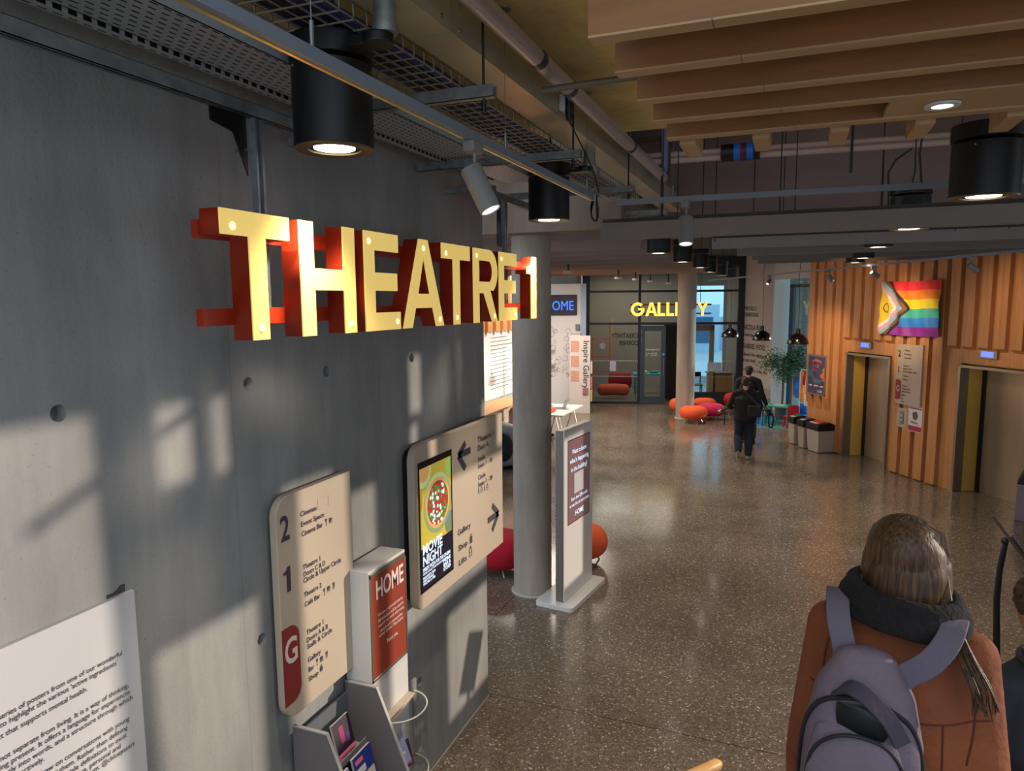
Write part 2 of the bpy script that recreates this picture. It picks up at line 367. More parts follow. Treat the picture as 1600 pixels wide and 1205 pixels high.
# added out-of-view wall: its openings are cut to shape the sun patches
FX = 7.0
ops = [(.4, .2, 1.80, 3.02), (2.04, 2.67, 2.25, 3.01), (2.33, 2.66, 2.45, 3.02), (1.95, .1, 2.58, 2.02), (2.74, 1.0, 3.20, 2.50), (3.30, .9, 3.62, 2.32),
       (4.02, 2.66, 4.22, 3.06), (4.02, 2.32, 4.16, 2.60), (4.5, .2, 5.9, 1.06), (3.86, 1.2, 5.35, 2.14), (5.18, 2.2, 5.6, 2.6), (1.0, 3.42, 2.2, 3.62), (6.3, .2, 8.8, 1.9)]
ys = sorted({a for o in ops for a in (o[0], o[2])} | {-3.5, 9.0}); zs = sorted({a for o in ops for a in (o[1], o[3])} | {-1.4, 5.2})
fb = MB()
for i in range(len(ys)-1):
    for j in range(len(zs)-1):
        cy, cz = (ys[i]+ys[i+1])/2, (zs[j]+zs[j+1])/2
        if any(a < cy < c and b2 < cz < d for a, b2, c, d in ops): continue
        fb.box((FX, ys[i]+SUNK*FX, zs[j]+SUNM*FX), (FX+.1, ys[i+1]+SUNK*FX, zs[j+1]+SUNM*FX))
struct('wall_sun_mask', fb, mat('sun_mask_paint', C(120, 116, 110), .6), smooth=0)
# columns
def column(x, y, r, top, label):
    t = thing('concrete_column', label, 'column', (x, y, 0))
    obj('shaft', MB().lathe([(r, 0), (r, top)], (x, y, 0), 48), COLM, t)
    obj('base_ring', MB().lathe([(r+.002, .002), (r+.03, .002), (r+.03, .016), (r+.002, .02)], (x, y, 0), 48, cap=False), mat('seal', C(190, 182, 168), .6), t)
    return t
column(-.405, 7.5, .222, 4.1, 'large round concrete column behind the end of the grey wall')
column(-.42, 20.45, .26, 4.72, 'distant round concrete column in front of the glass gallery front')
# ================================================================ lift wall: timber fins, two lift openings
LO, LU, LN = P2((3.24, 17.0), (.535, -.845))
def L3(s, z, o=0): return LO+LU*s+Z*z+LN*o
lw = MB()
def lbox(mb, s0, z0, o0, s1, z1, o1): return mb.obox(LO, LU, Z, LN, (s0, z0, o0), (s1, z1, o1))
TOP = 4.72; D1, D2 = (.46, 1.78), (3.45, 5.5)
for s0, s1, z0, z1 in ((-.9, D1[0], 0, TOP), (D1[0], D1[1], 2.26, TOP), (D1[1], D2[0], 0, TOP), (D2[0], D2[1], 2.27, TOP), (D2[1], 7.0, 0, TOP)):
    lbox(lw, s0, z0, -.12, s1, z1, 0)
lbox(lw, -.9, 0, -1.5, -.88, TOP, -.1)
def fin(mb, s, w, z0, z1, o, cutz=.0):      # a board standing off the wall; its foot is cut to a slant
    a = LO+LU*s; b2 = LO+LU*(s+w)
    vs = [a+Z*(z0+cutz), a+LN*o+Z*(z0+0), b2+LN*o+Z*z0, b2+Z*(z0+cutz), a+Z*z1, a+LN*o+Z*z1, b2+LN*o+Z*z1, b2+Z*z1]
    mb.add(vs, [(0,3,2,1),(4,5,6,7),(0,1,5,4),(1,2,6,5),(2,3,7,6),(3,0,4,7)])
s = -.88; i = 0
while s < 6.6:
    per = (.315, .30, .33, .31)[i % 4]; w_ = per*.66
    c = s+w_/2
    if c < -.1: z0 = .02 if False else .02
    elif D1[0]-.14 < c < D1[1]+.1: z0 = 2.56
    elif D2[0]-.2 < c < D2[1]+.2: z0 = 2.56
    else: z0 = .02
    if -.86 < c < -.05:
        fin(lw, s, w_, 1.18, TOP, .08, -.3)
    else: fin(lw, s, w_, z0, TOP, .08, 0 if z0 < 1 else -.06)
    s += per; i += 1
struct('wall_right', lw, WOODW, smooth=0)
for k, (a, b2) in enumerate((D1, D2)):
    zt = 2.24
    fr = MB(); lbox(fr, a-.01, 0, -.13, a+.04, zt, .05); lbox(fr, a-.01, zt-.045, -.13, b2, zt, .05); lbox(fr, b2-.04, 0, -.13, b2+.01, zt, .05)
    d = struct('door_%d' % (k+1), fr, STEELF, smooth=0)
    g = MB(); lbox(g, a+.0, 0, -.40, a+.04, zt, -.13); lbox(g, b2-.04, 0, -.40, b2, zt, -.13); lbox(g, a, zt, -.4, b2, zt+.03, -.12); obj('reveal_panel', g, GOLD, d, smooth=0)
    g = MB(); lbox(g, a+.04, 0, -.45, a+.12, zt, -.40); obj('door_jamb', g, BLACK, d, smooth=0)
    m_ = (a+b2)/2+.05
    for q0, q1 in ((a+.12, m_-.004), (m_+.004, b2)): g = MB(); lbox(g, q0, 0.0, -.45, q1, zt, -.42); obj('door_leaf', g, STEEL, d, smooth=0)
# ================================================================ far end: text wall, windows, gallery glazing
TO, TU, TN = P2((.91, 23.66), (.535, -.845))
tw = MB().obox(TO, TU, Z, TN, (.02, 0, -.3), (1.72, 4.72, 0))
TXW = mat('gallery_wall', C(190, 180, 170), .7)
struct('wall_back', tw, TXW, smooth=0)
wn = MB().obox(TO, TU, Z, TN, (1.72, 0, -.5), (1.76, 4.72, .0)).obox(TO, TU, Z, TN, (1.72, 3.95, -.3), (4.4, 4.72, 0)).obox(TO, TU, Z, TN, (1.72, 0, -.45), (4.4, .12, -.02))
struct('window_2', wn, WHITE, smooth=0)
wf = MB()
for a in (1.98, 2.10, 3.3): wf.obox(TO, TU, Z, TN, (a, .12, -.44), (a+.07, 3.8, -.36))
for z in (.12, 3.7): wf.obox(TO, TU, Z, TN, (1.98, z, -.44), (4.4, z+.09, -.36))
obj('window_frame', wf, BLFR, bpy.data.objects['window_2'], smooth=0)
obj('pane', MB().obox(TO, TU, Z, TN, (1.76, .12, -.405), (4.3, 3.95, -.395)), glass('daylight_blue_pane', (.74, .93, 1.0, 1)), bpy.data.objects['window_2'], smooth=0)  # cyan of the daylight outside is put into the pane tint
for s_, z, st, sz, wd in ((.07, 3.03, 'TWO SOLO', .175, .74), (.07, 2.84, 'EXHIBITIONS:', .175, .86), (.07, 2.43, 'NICOLA ELLIS', .215, 1.18), (.06, 2.22, 'Exercise in...', .145, .95), (.03, 1.84, 'GABRIEL KIDD:', .215, 1.34), (.03, 1.60, 'I found the giant and', .16, 1.45), (.03, 1.42, 'he was dead', .16, .80), (.03, 1.12, 'Sat 14 Feb - Sun 17 May 2026', .12, 1.5)):
    t = text('wall_lettering', st, bpy.data.objects['wall_back'], TO+TU*s_+Z*z, TU, Z, sz, BINK, bold=.018, lift=.004); A = TO+TU*s_
    e = max((v.co-A).dot(TU) for v in t.data.vertices)
    for v in t.data.vertices: q = (v.co-A).dot(TU); v.co = v.co+TU*(q*wd/e-q)
# gallery glazed front
GO, GU, GN = P2((-3.72, 22.4), (4.59, 1.2))
fr = MB()
def gb(mb, s0, z0, o0, s1, z1, o1): return mb.obox(GO, GU, Z, GN, (s0, z0, o0), (s1, z1, o1))
gb(fr, -.30, 0, -.1, -.06, 4.7, .1)
for a, b2 in ((1.50, 1.58), (3.0, 3.08), (4.62, 4.80)): gb(fr, a, 0, -.08, b2, 4.7, .06)
for a, b2 in ((2.58, 2.66), (3.62, 3.69), (4.4, 4.7)): gb(fr, -.1, a, -.07, 4.7, b2, .05)
gb(fr, -.1, 0, -.07, 1.5, .07, .05); gb(fr, 3.0, 0, -.07, 4.7, .4, .05)
gf = struct('window_1', fr, DKFR, smooth=0)
gp = MB()
for a, b2, z0, z1 in ((-.06, 1.5, .07, 2.58), (-.06, 1.5, 2.66, 3.62), (1.58, 4.62, 2.66, 3.62), (-.06, 4.62, 3.69, 4.4), (3.08, 4.62, .4, 2.58)): gb(gp, a, z0, -.006, b2, z1, .006)
obj('pane', gp, GLD, gf, smooth=0)
dots = MB()
for z in (1.41, .90):
    for k in range(25):
        s_ = .0+k*.062; dots.lathe([(0, 0), (.016, 0), (.016, .001), (0, .001)], GO+GU*s_+Z*z+GN*.008, 10, GN)
    for k in range(20): s_ = 3.2+k*.07; dots.lathe([(0, 0), (.014, 0), (.014, .001), (0, .001)], GO+GU*s_+Z*z+GN*.008, 8, GN)
o = obj('glass_manifestation', dots, WHITE, gf); o['kind'] = 'stuff'
# gallery door, open doorway beside it
dr = MB(); gb(dr, 1.58, 0, .02, 1.72, 2.55, .10); gb(dr, 2.24, 0, .02, 2.38, 2.55, .10); gb(dr, 1.72, 2.38, .02, 2.24, 2.55, .10); gb(dr, 1.72, 0, .02, 2.24, .25, .10)
d3 = struct('door_3', dr, BLFR, smooth=0)
g = MB(); gb(g, 1.72, .25, .055, 2.24, 2.38, .065); obj('pane', g, GLD, d3, smooth=0)
g = MB().tube([GO+GU*2.31+Z*.95+GN*.1, GO+GU*2.31+Z*.95+GN*.16, GO+GU*2.31+Z*1.5+GN*.16, GO+GU*2.31+Z*1.5+GN*.1], .012, 8); obj('door_handle', g, STEELF, d3)
g = MB().lathe([(0, 0), (.04, 0), (.04, .004), (0, .004)], GO+GU*2.31+Z*1.63+GN*.102, 20, GN); obj('push_button_sign', g, mat('sign_blue', C(70, 110, 220), .4, emit=.3), d3)
text('door_lettering', 'Gallery Opening Hours', d3, GO+GU*1.75+Z*1.76+GN*.066, GU, Z, .075, WHITE, bold=.02, xs=.62)
text('door_lettering', 'Tue - Sat   12:00 - 20:00\nSun          12:00 - 18:00', d3, GO+GU*1.75+Z*1.64+GN*.066, GU, Z, .06, WHITE, bold=.02, xs=.62)
for z in (2.3, 2.05): obj('hinge', gb(MB(), 1.60, z, .10, 1.615, z+.12, .115), STEELF, d3, smooth=0)
# accessibility roundel on glass
text('glass_lettering', 'G', gf, GO+GU*.31+Z*1.86+GN*.01, GU, Z, .12, WHITE, bold=.02)
o = obj('glass_roundel', MB().lathe([(.075, 0), (.088, 0), (.088, .002), (.075, .002), (.075, 0)], GO+GU*.36+Z*1.9+GN*.01, 24, GN, cap=False), WHITE, gf)
o = obj('glass_notice', gb(MB(), .60, 1.08, .008, .80, 1.40, .012), mat('notice_paper', C(190, 190, 214), .6), gf, smooth=0)
# room behind the glass
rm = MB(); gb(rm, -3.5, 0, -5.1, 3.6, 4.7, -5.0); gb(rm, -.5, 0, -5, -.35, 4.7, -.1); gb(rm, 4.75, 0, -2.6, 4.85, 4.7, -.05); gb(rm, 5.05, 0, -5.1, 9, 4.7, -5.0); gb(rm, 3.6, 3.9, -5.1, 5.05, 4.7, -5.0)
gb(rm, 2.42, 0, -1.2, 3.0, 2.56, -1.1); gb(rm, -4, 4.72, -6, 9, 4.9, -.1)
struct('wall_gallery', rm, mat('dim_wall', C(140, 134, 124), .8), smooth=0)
for st, s_, z in (('CREATIVITY', .60, 2.16), ('CORNER', .72, 1.92)):
    text('glass_lettering', st, gf, GO+GU*(s_+.9-(.1 if st == 'CORNER' else 0))+Z*z-GN*.02, GU, Z, .21, BINK, bold=.02, xs=.75, mirror=True)
obj('pane', gb(MB(), 3.6, 0, -5.06, 5.05, 3.9, -5.04), glass('daylight_blue_pane'), bpy.data.objects['wall_gallery'], smooth=0)
dkp = MB(); gb(dkp, 2.42, .05, -.9, 2.98, 2.56, -.86); struct('door_4', dkp, BLACK, smooth=0)  # black sheet stands in for the darkness of the open doorway
bf = MB(); gb(bf, 3.14, .4, -.55, 3.26, 2.5, -.45); gb(bf, 3.84, .1, -.55, 3.98, 2.55, -.4); gb(bf, 3.14, 2.36, -.55, 3.98, 2.55, -.4); struct('trim_2', bf, mat('beige_frame', C(176, 152, 118), .6), smooth=0)
# shop / information room at the left, behind the big column
sw = MB().box((-4.9, 8.2, 0), (-4.75, 20.6, 4.7)); sw.add([], [])
struct('wall_shop', sw, mat('shop_wall', C(226, 214, 204), .7), smooth=0)
HO, HU, HN = P2((-4.95, 21.2), (1.1, .29))
hw = MB().obox(HO, HU, Z, HN, (-.6, 0, -.15), (1.15, 3.9, 0))
struct('wall_home', hw, mat('home_wall', C(240, 234, 228), .7), smooth=0)
struct('trim_3', MB().obox(HO, HU, Z, HN, (1.15, 0, -.15), (1.33, 3.9, .02)), mat('pale_blue_trim', C(176, 196, 222), .6), smooth=0)
# ================================================================ THEATRE 1 sign
SFACE = mat('lit_letter_face', C(250, 214, 120), .35, emit=.50, ecol=C(252, 216, 122))
SBULB = mat('sign_bulb', C(255, 240, 170), .3, emit=1.15, ecol=(1, .86, .48, 1))
SRED = mat('sign_red', C(160, 42, 10), .45)
def polysh(loops, o, u, v, w, depth, bold=0):
    cu = bpy.data.curves.new('s', 'CURVE'); cu.dimensions = '2D'; cu.fill_mode = 'BOTH'; cu.extrude = depth/2
    for lp in loops:
        sp = cu.splines.new('POLY'); sp.points.add(len(lp)-1); sp.use_cyclic_u = True
        for p, q in zip(sp.points, lp): p.co = (q[0], q[1], 0, 1)
    t = bpy.data.objects.new('s', cu); COL.objects.link(t); me = bake(t); bpy.data.curves.remove(cu)
    M = Matrix((u, v, w)).transposed().to_4x4(); M.translation = Vec(o)+Vec(w)*(depth/2); me.transform(M); return me
def arc(cx, cy, rx, ry, a0, a1, n=14): return [(cx+rx*math.cos(math.radians(a0+(a1-a0)*i/n)), cy+ry*math.sin(math.radians(a0+(a1-a0)*i/n))) for i in range(n+1)]
def glyph(ch, w, h, t):
    if ch == 'T': return [[(0, h), (0, h-t), (w/2-t/2, h-t), (w/2-t/2, 0), (w/2+t/2, 0), (w/2+t/2, h-t), (w, h-t), (w, h)]]
    if ch == 'H': return [[(0, 0), (t, 0), (t, h/2-t/2), (w-t, h/2-t/2), (w-t, 0), (w, 0), (w, h), (w-t, h), (w-t, h/2+t/2), (t, h/2+t/2), (t, h), (0, h)]]
    if ch == 'E': return [[(0, 0), (w, 0), (w, t), (t, t), (t, h/2-t/2), (w*.92, h/2-t/2), (w*.92, h/2+t/2), (t, h/2+t/2), (t, h-t), (w*.97, h-t), (w*.97, h), (0, h)]]
    if ch == 'L': return [[(0, 0), (w, 0), (w, t), (t, t), (t, h), (0, h)]]
    if ch == 'A':
        a = t*.55; yb = h*.22
        f = lambda y: (w/2-a)*y/h
        return [[(0, 0), (t*1.05, 0), (t*1.05+f(yb)*.98, yb), (w-t*1.05-f(yb)*.98, yb), (w-t*1.05, 0), (w, 0), (w/2+a, h), (w/2-a, h)],
                [(t*1.05+f(yb+t*.85), yb+t*.85), (w/2, h*.80), (w-t*1.05-f(yb+t*.85), yb+t*.85)]]
    if ch == 'R':
        r = h*.30; k = h-r
        return [[(0, 0), (t, 0), (t, h-2*r+.0), (w*.42, h-2*r), (w-t*1.05, 0), (w, 0), (w*.68, h-2*r+.02)]+arc(w-r*.98, k, r*.98, r, -62, 90)+[(0, h)],
                [(t, h-2*r+t*.85)]+arc(w-r*.98-.0, k, r*.98-t*.95, r-t*.85, -90, 90)+[(t, h-t*.85)]]
    if ch == '1': return [[(w*.45, 0), (w, 0), (w, h), (w*.62, h)]+arc(0, h*.98, w*.55, h*.16, -5, -85, 5)+[(0, h*.72), (w*.45, h*.72)]]
    if ch == 'G':
        R = h/2; q = R-t
        return [arc(R, R, R, R*1.02, 42, 360, 26)+[(2*R, R+t*.45), (R*1.05, R+t*.45), (R*1.05, R-t*.35), (2*R-t*1.15, R-t*.35)]+arc(R, R, q, q, -22, -318, 22)]
    if ch == 'Y': return [[(w/2-t/2, 0), (w/2+t/2, 0), (w/2+t/2, h*.42), (w, h), (w-t*1.2, h), (w/2, h*.60), (t*1.2, h), (0, h), (w/2-t/2, h*.42)]]
SX = .50
ts = thing('theatre_sign', 'large illuminated yellow letters THEATRE 1 with red sides, hung beside the concrete wall', 'sign', (.37, 3.5, 3.2))
Z0, HH = 3.263, .459
LET = [('T', 1.905, 2.262, .088), ('H', 2.321, 2.700, .088), ('E', 2.775, 3.085, .085), ('A', 3.110, 3.560, .088), ('T', 3.545, 3.915, .085), ('R', 3.965, 4.345, .085), ('E', 4.375, 4.705, .088), ('1', 4.900, 5.114, .11)]
BUL = {'T': [(.5*.36, .96-.09), (.5, .10)], }
for k, (ch, a, b2, t) in enumerate(LET):
    w = b2-a; gl = glyph(ch, w, HH, t)
    L_ = obj('letter_'+('one' if ch == '1' else ch.lower()), polysh(gl, (SX-.09, a, Z0), Y, Z, X, .084), SRED, ts, smooth=0)
    obj('letter_face', polysh(gl, (SX-.006, a, Z0), Y, Z, X, .006), SFACE, L_, smooth=0)
    pos = {'T': [(.16, .875), (.5, .10)], 'H': [(.11, .90), (.885, .09)], 'E': [(.13, .90), (.9, .085)], 'A': [(.5, .90), (.89, .08)], 'R': [(.13, .90), (.86, .08)], '1': [(.22, .76), (.72, .07)]}[ch]
    if k == 4: pos = [(.14, .88), (.5, .09)]
    for q in pos:
        c = (SX+.0005, a+w*q[0], Z0+HH*q[1]); obj('bulb', MB().lathe([(0, 0), (.0145, 0), (.0145, .002), (0, .003)], c, 20, X), SBULB, L_)
for z in (Z0+.36, Z0+.055): obj('raceway_bar', MB().box((SX-.118, 1.893, z), (SX-.088, 5.10, z+.062)), SRED, ts, smooth=0)
for y in (2.27, 4.83):
    r = MB()
    for dy in (-.017, .017): r.box((.345, y+dy-.006, Z0+.05), (.372, y+dy+.006, 4.104))
    r.box((.345, y-.02, Z0+.05), (.352, y+.02, 4.104)); obj('hanging_rod', r, GALV, ts, smooth=0)
# black cable drop on the rod bracket
# ================================================================ strut channel along the wall, gusset brackets
ch_ = thing('strut_channel', 'long galvanised strut channel running above the THEATRE sign', 'channel', (.355, 1.8, 4.16))
c = MB(); c.box((.335, -1.5, 4.105), (.338, 3.05, 4.155)).box((.372, -1.5, 4.105), (.375, 3.05, 4.155)).box((.335, -1.5, 4.153), (.375, 3.05, 4.156)).box((.335, -1.5, 4.105), (.345, 3.05, 4.108)).box((.365, -1.5, 4.105), (.375, 3.05, 4.108))
c.box((.335, 4.45, 4.105), (.375, 5.35, 4.155))
for y in (-.6, 1.2, 2.9, 4.6): c.box((.002, y, 4.156), (.375, y+.04, 4.19))
obj('channel', c, GALV, ch_, smooth=0)
for y, ly in ((2.25, -.20), (4.82, -.0)):
    if ly: p = [(0, 0), (ly*.9, 0), (ly*.9, -.05), (ly*.35, -.07), (0, -.22)]
    else: p = [(-.075, .02), (-.075, -.30), (-.06, -.32), (-.015, -.32), (0, -.30), (0, .02)]
    obj('gusset_plate', MB().prism(p, (.34, y-.02, 4.105), Y, Z, X, .006), BLACK, ch_, smooth=0)
obj('bolt', MB().cyl((.30, 2.22, 3.98), (.36, 2.22, 3.98), .006, 8), STEELF, ch_)
# ================================================================ trays, duct and pipes
t1 = tag(obj('cable_tray', MB().box((.22, -1.0, 4.30), (.50, 5.2, 4.303)).box((.22, -1.0, 4.30), (.223, 5.2, 4.35)).box((.497, -1.0, 4.30), (.50, 5.2, 4.35)).box((.16, -1, 4.29), (.205, 5.0, 4.305)), slotted('slotted_tray', C(186, 190, 190), C(10, 10, 10), .035, .05, .009, .03), smooth=0), 'perforated galvanised cable tray under the concrete slab beside the wall', 'cable tray')
wt = MB(); x0, x1 = .58, .86
for k in range(6): x = x0+(x1-x0)*k/5; wt.box((x-.0025, -.6, 4.375), (x+.0025, 7.2, 4.38))
for s_ in (x0, x1): wt.box((s_-.0025, -.6, 4.425), (s_+.0025, 7.2, 4.43))
y = -.6
while y < 7.2: wt.box((x0, y-.0025, 4.371), (x1, y+.0025, 4.376)); wt.box((x0-.0025, y-.0025, 4.375), (x0+.0025, y+.0025, 4.44)); wt.box((x1-.0025, y-.0025, 4.375), (x1+.0025, y+.0025, 4.44)); y += .085
w_ = thing('wire_basket_tray', 'wire mesh cable basket full of purple cables under the slab', 'cable tray', (.75, 3.3, 4.32))
obj('basket', wt, mat('basket_wire', C(176, 168, 150), .4, .6), w_, smooth=0)
for k, (cx, cc) in enumerate(((.61, 0), (.65, 1), (.69, 1), (.73, 0), (.77, 1), (.80, 2), (.82, 0))):
    pts = [(cx+.012*math.sin(q*1.3+k), -.6+q*.5, 4.400+.006*math.sin(q*2+k)) for q in range(16)]
    obj('cable', MB().tube(pts, .013, 6), (mat('purple_cable', C(58, 48, 96), .5), mat('dark_cable', C(30, 28, 34), .5), mat('blue_cable', C(40, 60, 130), .5))[cc], w_)
dt = thing('metal_trunking', 'wide galvanised steel trunking box under the slab beyond the wire basket', 'trunking', (1.04, 3.5, 4.4))
for a, b2 in ((-.8, 2.55), (2.552, 6.2), (6.202, 8.6)): obj('trunking_section', MB().box((.885, a, 4.42), (1.065, b2, 4.58)), GALD, dt, smooth=0)
for y in (2.47, 2.63):
    for z in (4.45, 4.54): obj('screw', MB().cyl((1.065, y, z), (1.071, y, z), .009, 8), STEELF, dt)
def junction(x, y, label):
    t = thing('junction_outlet', label, 'junction box', (x, y, 4.3)); obj('spout', MB().lathe([(.045, 0), (.045, .03), (.04, .03), (.04, .12)], (x, y, 4.32), 24), GALV, t)
    obj('cap', MB().lathe([(.05, -.035), (.055, -.03), (.055, 0), (.046, .005)], (x-.03, y, 4.32), 24).box((x-.13, y-.04, 4.285), (x-.02, y+.04, 4.32)), BLACK, t, bevel=.006)
    return t
junction(.97, 2.23, 'steel outlet spout with black cap above the big near black lamp')
junction(.97, 4.9, 'steel outlet spout with black cap beyond the plug on the trunking')
# support channels
def bracket(y, x0, x1, label):
    t = thing('support_channel', label, 'bracket', ((x0+x1)/2, y, 4.23)); obj('channel', MB().box((x0, y, 4.235), (x1, y+.003, 4.285)).box((x0, y, 4.235), (x1, y+.041, 4.238)).box((x0, y+.038, 4.235), (x1, y+.041, 4.285)), GALV, t, smooth=0)
    obj('hanging_rod', MB().cyl((x1-.05, y+.02, 4.18), (x1-.05, y+.02, SF+.05 if y < 5 else 5.4), .006, 8), BLACK, t)
    obj('nut', MB().cyl((x1-.05, y+.02, 4.18), (x1-.05, y+.02, 4.225), .011, 8), BLACK, t)
for k, (y, x1) in enumerate(((2.78, 1.14), (4.15, 1.12), (5.6, 1.14), (7.2, 1.14))):
    bracket(y, .02, x1, ('nearest steel channel crossing under the trays, above the first spotlight', 'second steel channel crossing under the trays, above the lamp beside the column', 'third steel channel crossing under the trays, near the end of the track', 'farthest steel channel under the trays beyond the slab edge')[k])
pf = thing('foil_pipe', 'shiny foil-wrapped pipe running along under the slab coloured as yellow-lit', 'pipe', (1.0, 4, 4.5))
obj('pipe', MB().tube([(1.2, -.5, 4.52), (1.17, 2.4, 4.52), (1.17, 3.6, 4.52), (1.17, 6.75, 4.52)], .043, 20), mat('foil', C(200, 194, 200), .3, .6, bump=(9, .5)), pf)
obj('elbow', MB().tube([(1.17, 6.7, 4.52), (1.17, 6.82, 4.52), (1.17, 6.88, 4.56), (1.17, 6.9, 4.64), (1.17, 6.9, 5.395)], .040, 18), mat('pipe_wrap', C(84, 82, 96), .4, .5), pf)
for y in (3.25, 3.75, 5.3): obj('band', MB().lathe([(.045, -.03), (.046, 0), (.045, .03)], (1.17, y, 4.52), 20, Y, cap=False), mat('band_label', C(40, 60, 78), .4), pf)
tag(obj('conduit', MB().tube([(1.12, 3.47, 4.44), (1.55, 3.44, 4.44), (2.1, 3.42, 4.44)], .016, 12), mat('conduit_grey', C(128, 122, 108), .5, .5)), 'thin grey conduit crossing below the foil pipe to the timber slats', 'conduit')
cp = thing('pipe_run', 'pair of pinkish pipes crossing the dark ceiling bay with a blue-banded coupling', 'pipe', (3, 7.4, 4.8))
for dz, dy in ((0, 0), (.07, .06)): obj('pipe', MB().cyl((.76, 7.35+dy, 4.78+dz), (7, 7.75+dy, 4.78+dz), .03, 12), mat('copper_lag', C(190, 160, 146), .5), cp)
for k, (a, c) in enumerate(((1.62, 'matt_black'), (1.74, 'band_blue'), (1.80, 'matt_black2'), (1.86, 'band_blue'), (1.92, 'matt_black'))):
    mm = {'matt_black': BLACK, 'matt_black2': mat('band_red', C(90, 30, 40), .5), 'band_blue': mat('band_blue', C(20, 110, 200), .5)}[c]
    obj('coupling', MB().cyl((a, 7.42, 4.82), (a+(.06 if k else .12), 7.42, 4.82), .085, 16), mm, cp)
# dark rods and cables dropping in the bay
GR = 'thin drop rods in the ceiling bay'
for k, (px, y, z0) in enumerate(((903, 5.7, 4.4), (935, 6.2, 4.3), (985, 6.4, 4.3), (1035, 6.5, 4.1), (1060, 6.6, 4.1), (1100, 7.6, 4.0), (1120, 7.9, 4.0), (1245, 7.4, 4.0), (1330, 7.4, 4.55), (1500, 7.6, 4.0), (1585, 7.6, 4.0), (1380, 7.9, 4.1), (1180, 8, 4.1))):
    p = ony(px, 250, y); rr = .012 if k in (3, 8) else .005
    tag(obj('drop_rod', MB().cyl((p.x, y, z0), (p.x, y, 5.42), rr, 8), BLACK), 'thin dark rod dropping from the ceiling bay past the pipes', 'rod', GR)
# ================================================================ track rails and track spotlights
def rail(name, p0, p1, label, w=.036, h=.034, glow=False):
    t = thing(name, label, 'track', ((Vec(p0)+Vec(p1))/2)); obj('rail', MB().beam(p0, p1, w, h), RAIL, t, smooth=0)
    d = (Vec(p1)-Vec(p0)).normalized()
    obj('end_cap', MB().beam(Vec(p1), Vec(p1)+d*.02, w+.004, h+.004), WHITE, t, smooth=0)
    return t
tr = rail('track_rail', (1.085, .2, 4.06), (1.085, 4.55, 4.06), 'long grey lighting track with the near spotlight, running along the wall')
obj('glint_strip', MB().box((1.068, .2, 4.040), (1.080, 2.62, 4.043)).box((1.068, 2.80, 4.040), (1.080, 4.55, 4.043)), mat('track_glint', C(226, 196, 128), .3, .6), tr, smooth=0)  # yellowish strip paints the lit lower edge of the rail
for y in (1.66, 3.05, 4.42):
    obj('suspension_wire', MB().cyl((1.085, y, 4.07), (1.085, y, SF), .0014, 6), GALV, tr); obj('wire_grip', MB().cyl((1.085, y, 4.077), (1.085, y, 4.15), .006, 8), GALV, tr)
    obj('ceiling_rose', MB().lathe([(.03, -.006), (.03, 0)], (1.085, y, SF), 20), GALV, tr)
tr2 = rail('track_rail', (1.19, 4.87, 4.06), (7.0, 5.02, 4.06), 'grey lighting track crossing the hall from left to right below the slats')
for x in (1.55, 2.95, 4.6): obj('suspension_wire', MB().cyl((x, 4.88, 4.07), (x, 4.88, SF), .0014, 6), GALV, tr2); obj('wire_grip', MB().cyl((x, 4.88, 4.077), (x, 4.88, 4.15), .006, 8), GALV, tr2)
tr3 = rail('track_rail', (.35, 18.6, 3.86), (4.7, 8.2, 3.86), 'thin far lighting track slanting across in front of the timber lift wall', .03, .03)
def spot(p, head_dir, ln, r, label, lens=LENSP, col=(1, .9, .8), en=12, stem=.09):
    p = Vec(p); t = thing('track_spotlight', label, 'spotlight', p)
    obj('adapter', MB().box((p.x-.03, p.y-.05, p.z-.042), (p.x+.02, p.y+.05, p.z-.0)), PALEG, t, bevel=.004)
    h = p-Z*stem; d = Vec(head_dir).normalized(); obj('stem', MB().cyl(p-Z*.03, h-Z*.06, .008, 8), PALEG, t)
    c0 = h-d*ln*.22-Z*.05; c1 = c0+d*ln
    q = MB().lathe([(0, 0), (r-.006, 0), (r, .006), (r, ln), (r-.004, ln), (r-.006, ln-.01)], c0, 28, d, cap=False); obj('head', q, PALEG, t)
    obj('lens', MB().lathe([(0, 0), (r-.006, 0), (r-.006, .002), (0, .002)], c1-d*.006, 24, d), lens, t)
    if en: lamp('lamp_light', 'SPOT', c1+d*.01, en, col, t, c1+d*3, 40, .6, .02)
    return t
spot((1.085, 2.71, 4.043), (.46, -.03, -.88), .20, .045, 'nearest grey track spotlight tilted forward, above the second THEATRE letter E', en=10)
spot((1.64, 4.885, 4.043), (.05, -.27, -.95), .19, .047, 'grey cylindrical spotlight hanging straight below the crossing track', en=8)
for px, py, dd, lab in ((1203, 446, (-.3, -.5, -.5), 'far small track spotlight aimed left near the text wall'), (1296, 440, (.5, .1, -1), 'first small spotlight from the left on the far track by the lift wall'), (1364, 436, (.8, .5, -.6), 'second small spotlight on the far track by the lift wall'), (1515, 417, (.9, .3, -.6), 'rightmost small spotlight on the far track near the second lift')):
    d = ray(px, 430); a = Vec((.35, 18.6)); b2 = Vec((4.7, 8.2)); e = b2-a
    # meet the ray with the track line in plan
    det = d.x*(-e.y)-(-e.x)*d.y; rx, ry = a.x-CAM.x, a.y-CAM.y; s_ = (d.x*ry-d.y*rx)/det
    p = Vec((a.x+e.x*s_, a.y+e.y*s_, 3.845)); t = spot(p, dd, .13, .035, lab, en=0, stem=.05)
